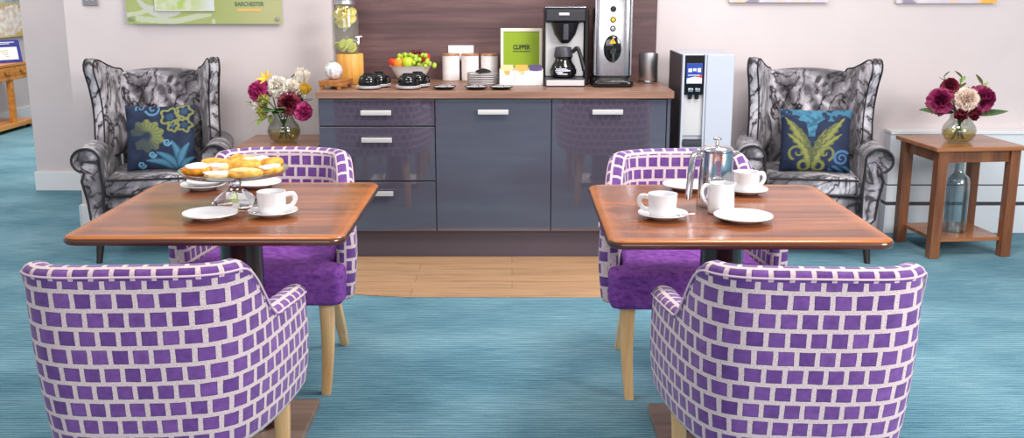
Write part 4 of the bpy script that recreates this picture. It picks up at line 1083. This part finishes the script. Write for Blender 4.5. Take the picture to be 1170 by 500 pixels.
for sx in (-1, 1): MB().box(sx*.094-.004, sx*.094+.004, -.1275, -.1205, .06, .558, .002).obj('corner_trim', M['chrome_soft'], wb)
pn = MB().lathe([(0, .010), (.03, .009), (.044, .005), (.047, 0), (0, 0)], 40, sy=1.52, M=Matrix.Translation((-.004, -.1255, .2)) @ Matrix.Rotation(rad(90), 4, 'X')).obj('oval_panel', M['black_gloss'], wb)
MB().prism([(-.021, .228), (.013, .228), (-.004, .257)], -.139, -.135, 'y').obj('warning_triangle', M['yellow_sign'], pn)
MB().prism([(-.0055, .234), (-.0025, .234), (-.003, .247), (-.005, .247)], -.1402, -.1392, 'y').obj('exclamation_mark', M['black'], pn)
MB().lathe([(0, .028), (.016, .028), (.018, .02), (.022, .0)], 24, M=Matrix.Translation((-.004, -.134, .185)) @ Matrix.Rotation(rad(90), 4, 'X')).obj('tap', M['black'], pn)
MB().tube([(-.004, -.150, .183), (-.004, -.165, .165), (-.004, -.168, .13)], .008, 10).obj('spout', M['black'], pn)
for z, m in ((.304, 'chrome_soft'), (.350, 'yellow_sign'), (.405, 'black')):
    k = MB().lathe([(0, .006), (.013, .006), (.016, .003), (.016, 0), (0, 0)], 28, M=Matrix.Translation((-.004, -.1255, z)) @ Matrix.Rotation(rad(90), 4, 'X')).obj('button', M['black'], wb)
    MB().lathe([(0, .0085), (.009, .0082), (.0105, .0062), (0, .0062)], 24, M=Matrix.Translation((-.004, -.1255, z)) @ Matrix.Rotation(rad(90), 4, 'X')).obj('button_lens', M[m], k)
# steel bin
sb = thing('steel_canister', 'brushed steel cylinder with slanted top at the right end of the counter', 'canister', (.752, 5.69, T0))
rings = [[(r_*math.cos(2*PI*i/36), r_*math.sin(2*PI*i/36), z if z < .1 else z-.010*math.sin(2*PI*i/36)*(-1)*-1+0.0) for i in range(36)] for r_, z in ((.052, 0), (.054, .003), (.054, .15), (.054, .158), (.050, .158), (.050, .02))]
MB().loft(rings).obj('body', M['steel'], sb)
MB().lathe([(.0545, .006), (.0552, .008), (.0552, .014), (.0545, .016)], 36).obj('base_ring', M['chrome_soft'], sb)

# ------------------------------------------------------------------ water cooler
wc = thing('water_cooler', 'tall pale silver water cooler standing right of the cabinets', 'water cooler', (.872, 5.30, 0))
W = .272
MB().box(.004, W, .03, .42, .0, 1.075, .008).obj('body', M['cooler_body'], wc)
MB().box(0, .0038, .02, .42, .0, 1.072).obj('dark_side_slab', M['cooler_dark'], wc)
MB().box(.13, W, 0, .0295, .02, 1.075, .006).obj('right_front', M['cooler_body'], wc)
MB().box(.004, .017, 0, .0295, .02, 1.075, .004).box(.1175, .1285, 0, .0295, .02, 1.075, .003).box(.0172, .1173, 0, .0295, .02, .597, .004).obj('left_front', M['cooler_body'], wc)
MB().box(.0172, .1173, .006, .0295, .868, 1.07, .002).obj('control_panel', M['black_gloss'], wc)
sc = MB().box(.026, .108, .002, .0058, .925, 1.03, .002).obj('display', M['screen_blue'], wc)
MB().prism([(.028, .927), (.106, .927), (.106, .955), (.07, .962), (.028, .952)], .0008, .0018, 'y').obj('display_text_area', M['pale_ink'], sc)
b = MB()
for x, z, w4, h4 in ((.035, .985, .02, .018), (.06, .99, .016, .014), (.082, .985, .018, .02), (.034, .967, .06, .004)): b.box(x, x+w4, .0008, .0018, z, z+h4, .0004)
b.obj('display_icons', M['pale_ink'], sc)
MB().prism([(.07, .96), (.106, .957), (.106, .972)], .0004, .0016, 'y').obj('red_swoosh', M['red_fruit'], sc)
for x in (.035, .072): MB().box(x, x+.028, -.004, .0058, .883, .903, .004).obj('button', M['chrome_soft'], wc)
MB().box(.018, .1165, .022, .0295, .655, .867).obj('alcove', M['silver_plastic'], wc)
MB().box(.018, .1165, -.012, .0215, .605, .632, .003).obj('drip_tray', M['dark_grey'], wc)
MB().box(.022, .1125, -.010, .0215, .6322, .636).obj('drip_grille', M['black'], wc)
MB().lathe([(0, 0), (.010, 0), (.012, .02), (0, .02)], 16, c=(.05, .012, .846)).lathe([(0, 0), (.010, 0), (.012, .02), (0, .02)], 16, c=(.085, .012, .846)).obj('nozzle', M['black'], wc)

# ------------------------------------------------------------------ wall items
sg = thing('wall_sign', 'large green acrylic wall sign with white swirls above the left armchair', 'sign', (-1.745, WALL-.03, 1.205))
sw, sh = .88, .56
b = MB().grid(lambda u, v: (-sw/2+sw*u, 0, sh*v), 200, 130); pn = b.obj('sign_face', M['paint_gloss'], sg, ang=180)
def signf(p):
    u, v = p.x/sw+.5, p.z/sh
    c = mixc((166, 176, 112), (188, 184, 138), sstep(.55, 1, u))
    c = mixc(c, (172, 184, 122), .3+.6*fbm(u*2, v*2))
    x, z = p.x+sw/2, p.z; W1 = (196, 204, 176)
    if abs(math.hypot((x+.02)*.8, z-.30)-.24-.02*math.sin(z*8)) < .013: c = W1
    if abs(math.hypot(x-.20, z-.22)-.155) < .035*sstep(-1, 1, math.sin(math.atan2(z-.22, x-.20)+2.2)): c = (198, 200, 190)
    if z < .06 and abs(z-.012-.10*max(0, .30-x)**1.2 - .22*max(0, x-.26)**1.0*(x < .48)) < .016 and .05 < x < .5: c = W1
    if .30 < x < .47 and abs(z-.098+.05*(x-.38)) < .012: c = W1
    return c
paint(pn, signf)
MB().box(-sw/2, sw/2, .0005, .008, 0, sh, .001).obj('backing', M['sign_white'], sg)
ph = MB().box(-.275, .06, -.010, -.0006, .072, .40, .001).grid(lambda u, v: (-.272+.329*u, -.0106, .075+.322*v), 60, 50).obj('photo_panel', M['paint_gloss'], sg, ang=180)
paint(ph, lambda p: mixc(mixc((206, 212, 186), (176, 196, 110), .5+1.4*fbm(p.x*14, p.z*14)), (214, 216, 222), sstep(-.1, .06, p.x)) if p.z > .076 and p.x > -.27 else (226, 228, 222))
text('lettering', 'BARCHESTER', .033, M['sign_ink'], sg, (.258, -.001, .110), (rad(90), 0, 0), sx=.84, bold=.0006)
MB().box(.19, .325, -.0014, -.0004, .070, .086).obj('gold_line', M['gold_ink'], sg)
for x in (-sw/2+.025, sw/2-.025):
    for z in (.028, sh-.028):
        MB().lathe([(0, .012), (.008, .012), (.011, .008), (.011, 0), (0, 0)], 20, M=Matrix.Translation((x, -.0002, z)) @ Matrix.Rotation(rad(90), 4, 'X')).lathe([(0, -.0082), (.007, -.0082), (.007, -.029), (0, -.029)], 12, M=Matrix.Translation((x, -.0002, z)) @ Matrix.Rotation(rad(90), 4, 'X')).obj('standoff_stud', M['chrome_soft'], sg)
sw_ = thing('light_switch', 'brushed metal light switch on the wall left of the green sign', 'switch', (-2.395, WALL-.0005, 1.35))
MB().box(-.044, .044, -.008, 0, -.044, .044, .003).obj('plate', M['silver_metal'], sw_)
for x in (-.015, .015): MB().box(x-.008, x+.008, -.012, -.0082, -.014, .014, .003).obj('rocker', M['white_plastic'], sw_)
def canvas(name, label, loc, w, h, f, rz=0, dep=.03, grp=None, n=70):
    t = thing(name, label, 'picture', loc, rz, grp)
    MB().box(-w/2, w/2, .0006, dep, 0, h, .002).obj('stretcher', M['canvas_side'], t)
    o = MB().grid(lambda u, v: (-w/2+w*u, 0, h*v), n, n).obj('print', M['paint'], t, ang=180); paint(o, lambda p: f(p.x/w+.5, p.z/h)); return t
def abstract(sd, warm):
    def f(u, v):
        a = fbm(u*3+sd, v*3, sd); b_ = fbm(u*5, v*5+sd, 3)
        c = mixc((226, 216, 220), (206, 196, 212), .5+a)
        c = mixc(c, (236, 196, 172), sstep(.05, .4, b_+warm*(u-.4)*.5)); c = mixc(c, (240, 176, 60), sstep(.25, .6, b_*.4+warm*(u-.55)))
        return mixc(c, (150, 140, 160), sstep(.3, .5, -a))
    return f
canvas('canvas_print', 'pale pink canvas print high on the wall nearest the water cooler', (1.508, WALL-.031, 1.325), .56, .5, abstract(2, .1), grp='canvas prints above the right armchair')
canvas('canvas_print', 'pale canvas print with orange tint high on the wall above the radiator', (2.457, WALL-.031, 1.32), .565, .5, abstract(5, .9), grp='canvas prints above the right armchair')

# ------------------------------------------------------------------ far room at the left
cn = thing('console_table', 'orange pine console table with drawers against the far left wall', 'console table', (-5.105, 9.6, 0))
MB().box(-.17, .165, -.95, .99, .635, .66, .004).obj('tabletop', M['pine'], cn)
MB().box(-.16, .148, -.92, .96, .50, .6345).obj('carcass', M['pine'], cn)
for y0, y1 in ((-.9, -.31), (-.29, .30), (.32, .66), (.68, .95)):
    d = MB().box(.1485, .160, y0, y1, .505, .628, .003).obj('drawer', M['pine'], cn); yc = (y0+y1)/2
    MB().tube(catmull([(.162, yc-.045, .585), (.172, yc-.03, .555), (.176, yc, .545), (.172, yc+.03, .555), (.162, yc+.045, .585)], 5), .005, 8).ball((.163, yc-.045, .585), .009, 10, 8).ball((.163, yc+.045, .585), .009, 10, 8).obj('handle', M['brass'], d)
for sx in (-.135, .125):
    for y in (-.88, .60): MB().box(sx-.022, sx+.022, y-.035, y+.035, .081, .4995, .004).obj('leg', M['pine'], cn)
MB().box(-.165, .165, -.93, .97, .035, .08, .004).obj('lower_shelf', M['pine'], cn)
for sx in (-.135, .135):
    for y in (-.88, .0, .88): MB().box(sx-.02, sx+.02, y-.02, y+.02, 0, .0345).obj('foot', M['dark_leg'], cn)
bs = thing('notice_card', 'blue bordered notice card standing on the pine console', 'sign', (-5.06, 10.27, .661), rad(52))
Mx = Matrix.Rotation(rad(-12), 4, 'X')
MB().box(-.20, .20, -.003, .003, 0, .225, .001, M=Mx).obj('card', M['navy'], bs)
MB().box(-.165, .165, -.0045, -.0032, .03, .155, .0005, M=Mx).obj('white_field', M['white_plastic'], bs)
b = MB()
for z, a in ((.200, .15), (.185, .10)): b.box(-a, a, -.0042, -.0032, z, z+.007, M=Mx)
b.obj('print_lines', M['pale_ink'], bs)
b = MB()
for k in range(4): b.box(-.02+.02*k, .07, -.0055, -.0046, .118-.02*k, .124-.02*k, M=Mx)
b.obj('text_lines', M['leaf_light'], bs)
MB().box(-.05, .05, .02, .055, 0, .006).obj('stand', M['navy'], bs)
def floral(u, v):
    c = mixc((212, 184, 110), (232, 208, 146), .5+fbm(u*5, v*5))
    if v > .30: c = mixc((176, 150, 96), (232, 220, 184), .5+.5*math.sin(u*150+fbm(u*6, v*6)*3)*(.6+.4*math.sin(v*60)))
    if v > .50: c = mixc((140, 158, 172), (196, 204, 206), .5+fbm(u*8, v*8))
    for cx, cy, r_ in ((.80, .26, .17), (.66, .22, .14), (.40, .30, .2), (.2, .28, .17)):
        d = math.hypot(u-cx, (v-cy)*.8)
        if d < r_*(1+.25*fbm(u*9, v*9)): c = mixc((250, 246, 240), (228, 208, 194), .3+1.5*fbm(u*22, v*14)+.4*(d/r_))
    if math.hypot(u-.965, (v-.22)*.6) < .02: c = (150, 104, 66)
    return c
canvas('floral_canvas', 'yellow canvas with large white blooms on the far left wall', (-5.269, 10.5, .885), 1.62, .7, floral, rad(90), .028)

# ------------------------------------------------------------------ light
w = bpy.data.worlds.new('daylight'); bpy.context.scene.world = w; w.use_nodes = True
bg = w.node_tree.nodes['Background']; bg.inputs['Color'].default_value = (1.0, .97, .96, 1); bg.inputs['Strength'].default_value = .54
def area(name, loc, target, sx, sy, watt, col=(1, .97, .94)):
    l = bpy.data.lights.new(name, 'AREA'); l.shape = 'RECTANGLE'; l.size = sx; l.size_y = sy; l.energy = watt; l.color = col
    o = bpy.data.objects.new(name, l); C.objects.link(o); o.location = loc
    o.rotation_euler = (Vector(target)-Vector(loc)).to_track_quat('-Z', 'Y').to_euler(); return o
area('overhead_light', (1.2, 3.6, 2.9), (.6, 4.0, 0), .9, .9, 60)
area('overhead_light', (-1.2, 3.2, 2.9), (-1.0, 3.4, 0), .9, .9, 28)
area('window_light', (3.8, .2, 2.4), (-.3, 3.6, .6), 2.0, 1.4, 190, (1, .98, .97))
area('window_light', (-.6, -4.8, 2.3), (0, 5, .5), 5, 1.8, 150, (1, .99, .98))
area('overhead_light', (0, 4.75, 2.75), (0, 5.5, .9), 1.6, .4, 16)  # added overhead, unseen, to brighten the counter and canisters
area('overhead_light', (-4.0, 9.0, 2.7), (-4.4, 9.6, 0), 1.0, 1.6, 80, (1, .93, .85))  # unseen warm light added to brighten the far room
area('overhead_light', (-3.4, 5.4, 2.75), (-3.3, 7.0, .7), .8, .8, 26)  # unseen light added to lift the dark recess wall
sc_ = bpy.context.scene
sc_.view_settings.view_transform = 'Standard'; sc_.view_settings.look = 'None'; sc_.view_settings.gamma = 1; sc_.view_settings.exposure = 0
sc_.view_settings.use_curve_mapping = False
sc_.cycles.use_denoising = True; sc_.cycles.max_bounces = 10; sc_.cycles.transparent_max_bounces = 24; sc_.cycles.caustics_reflective = False
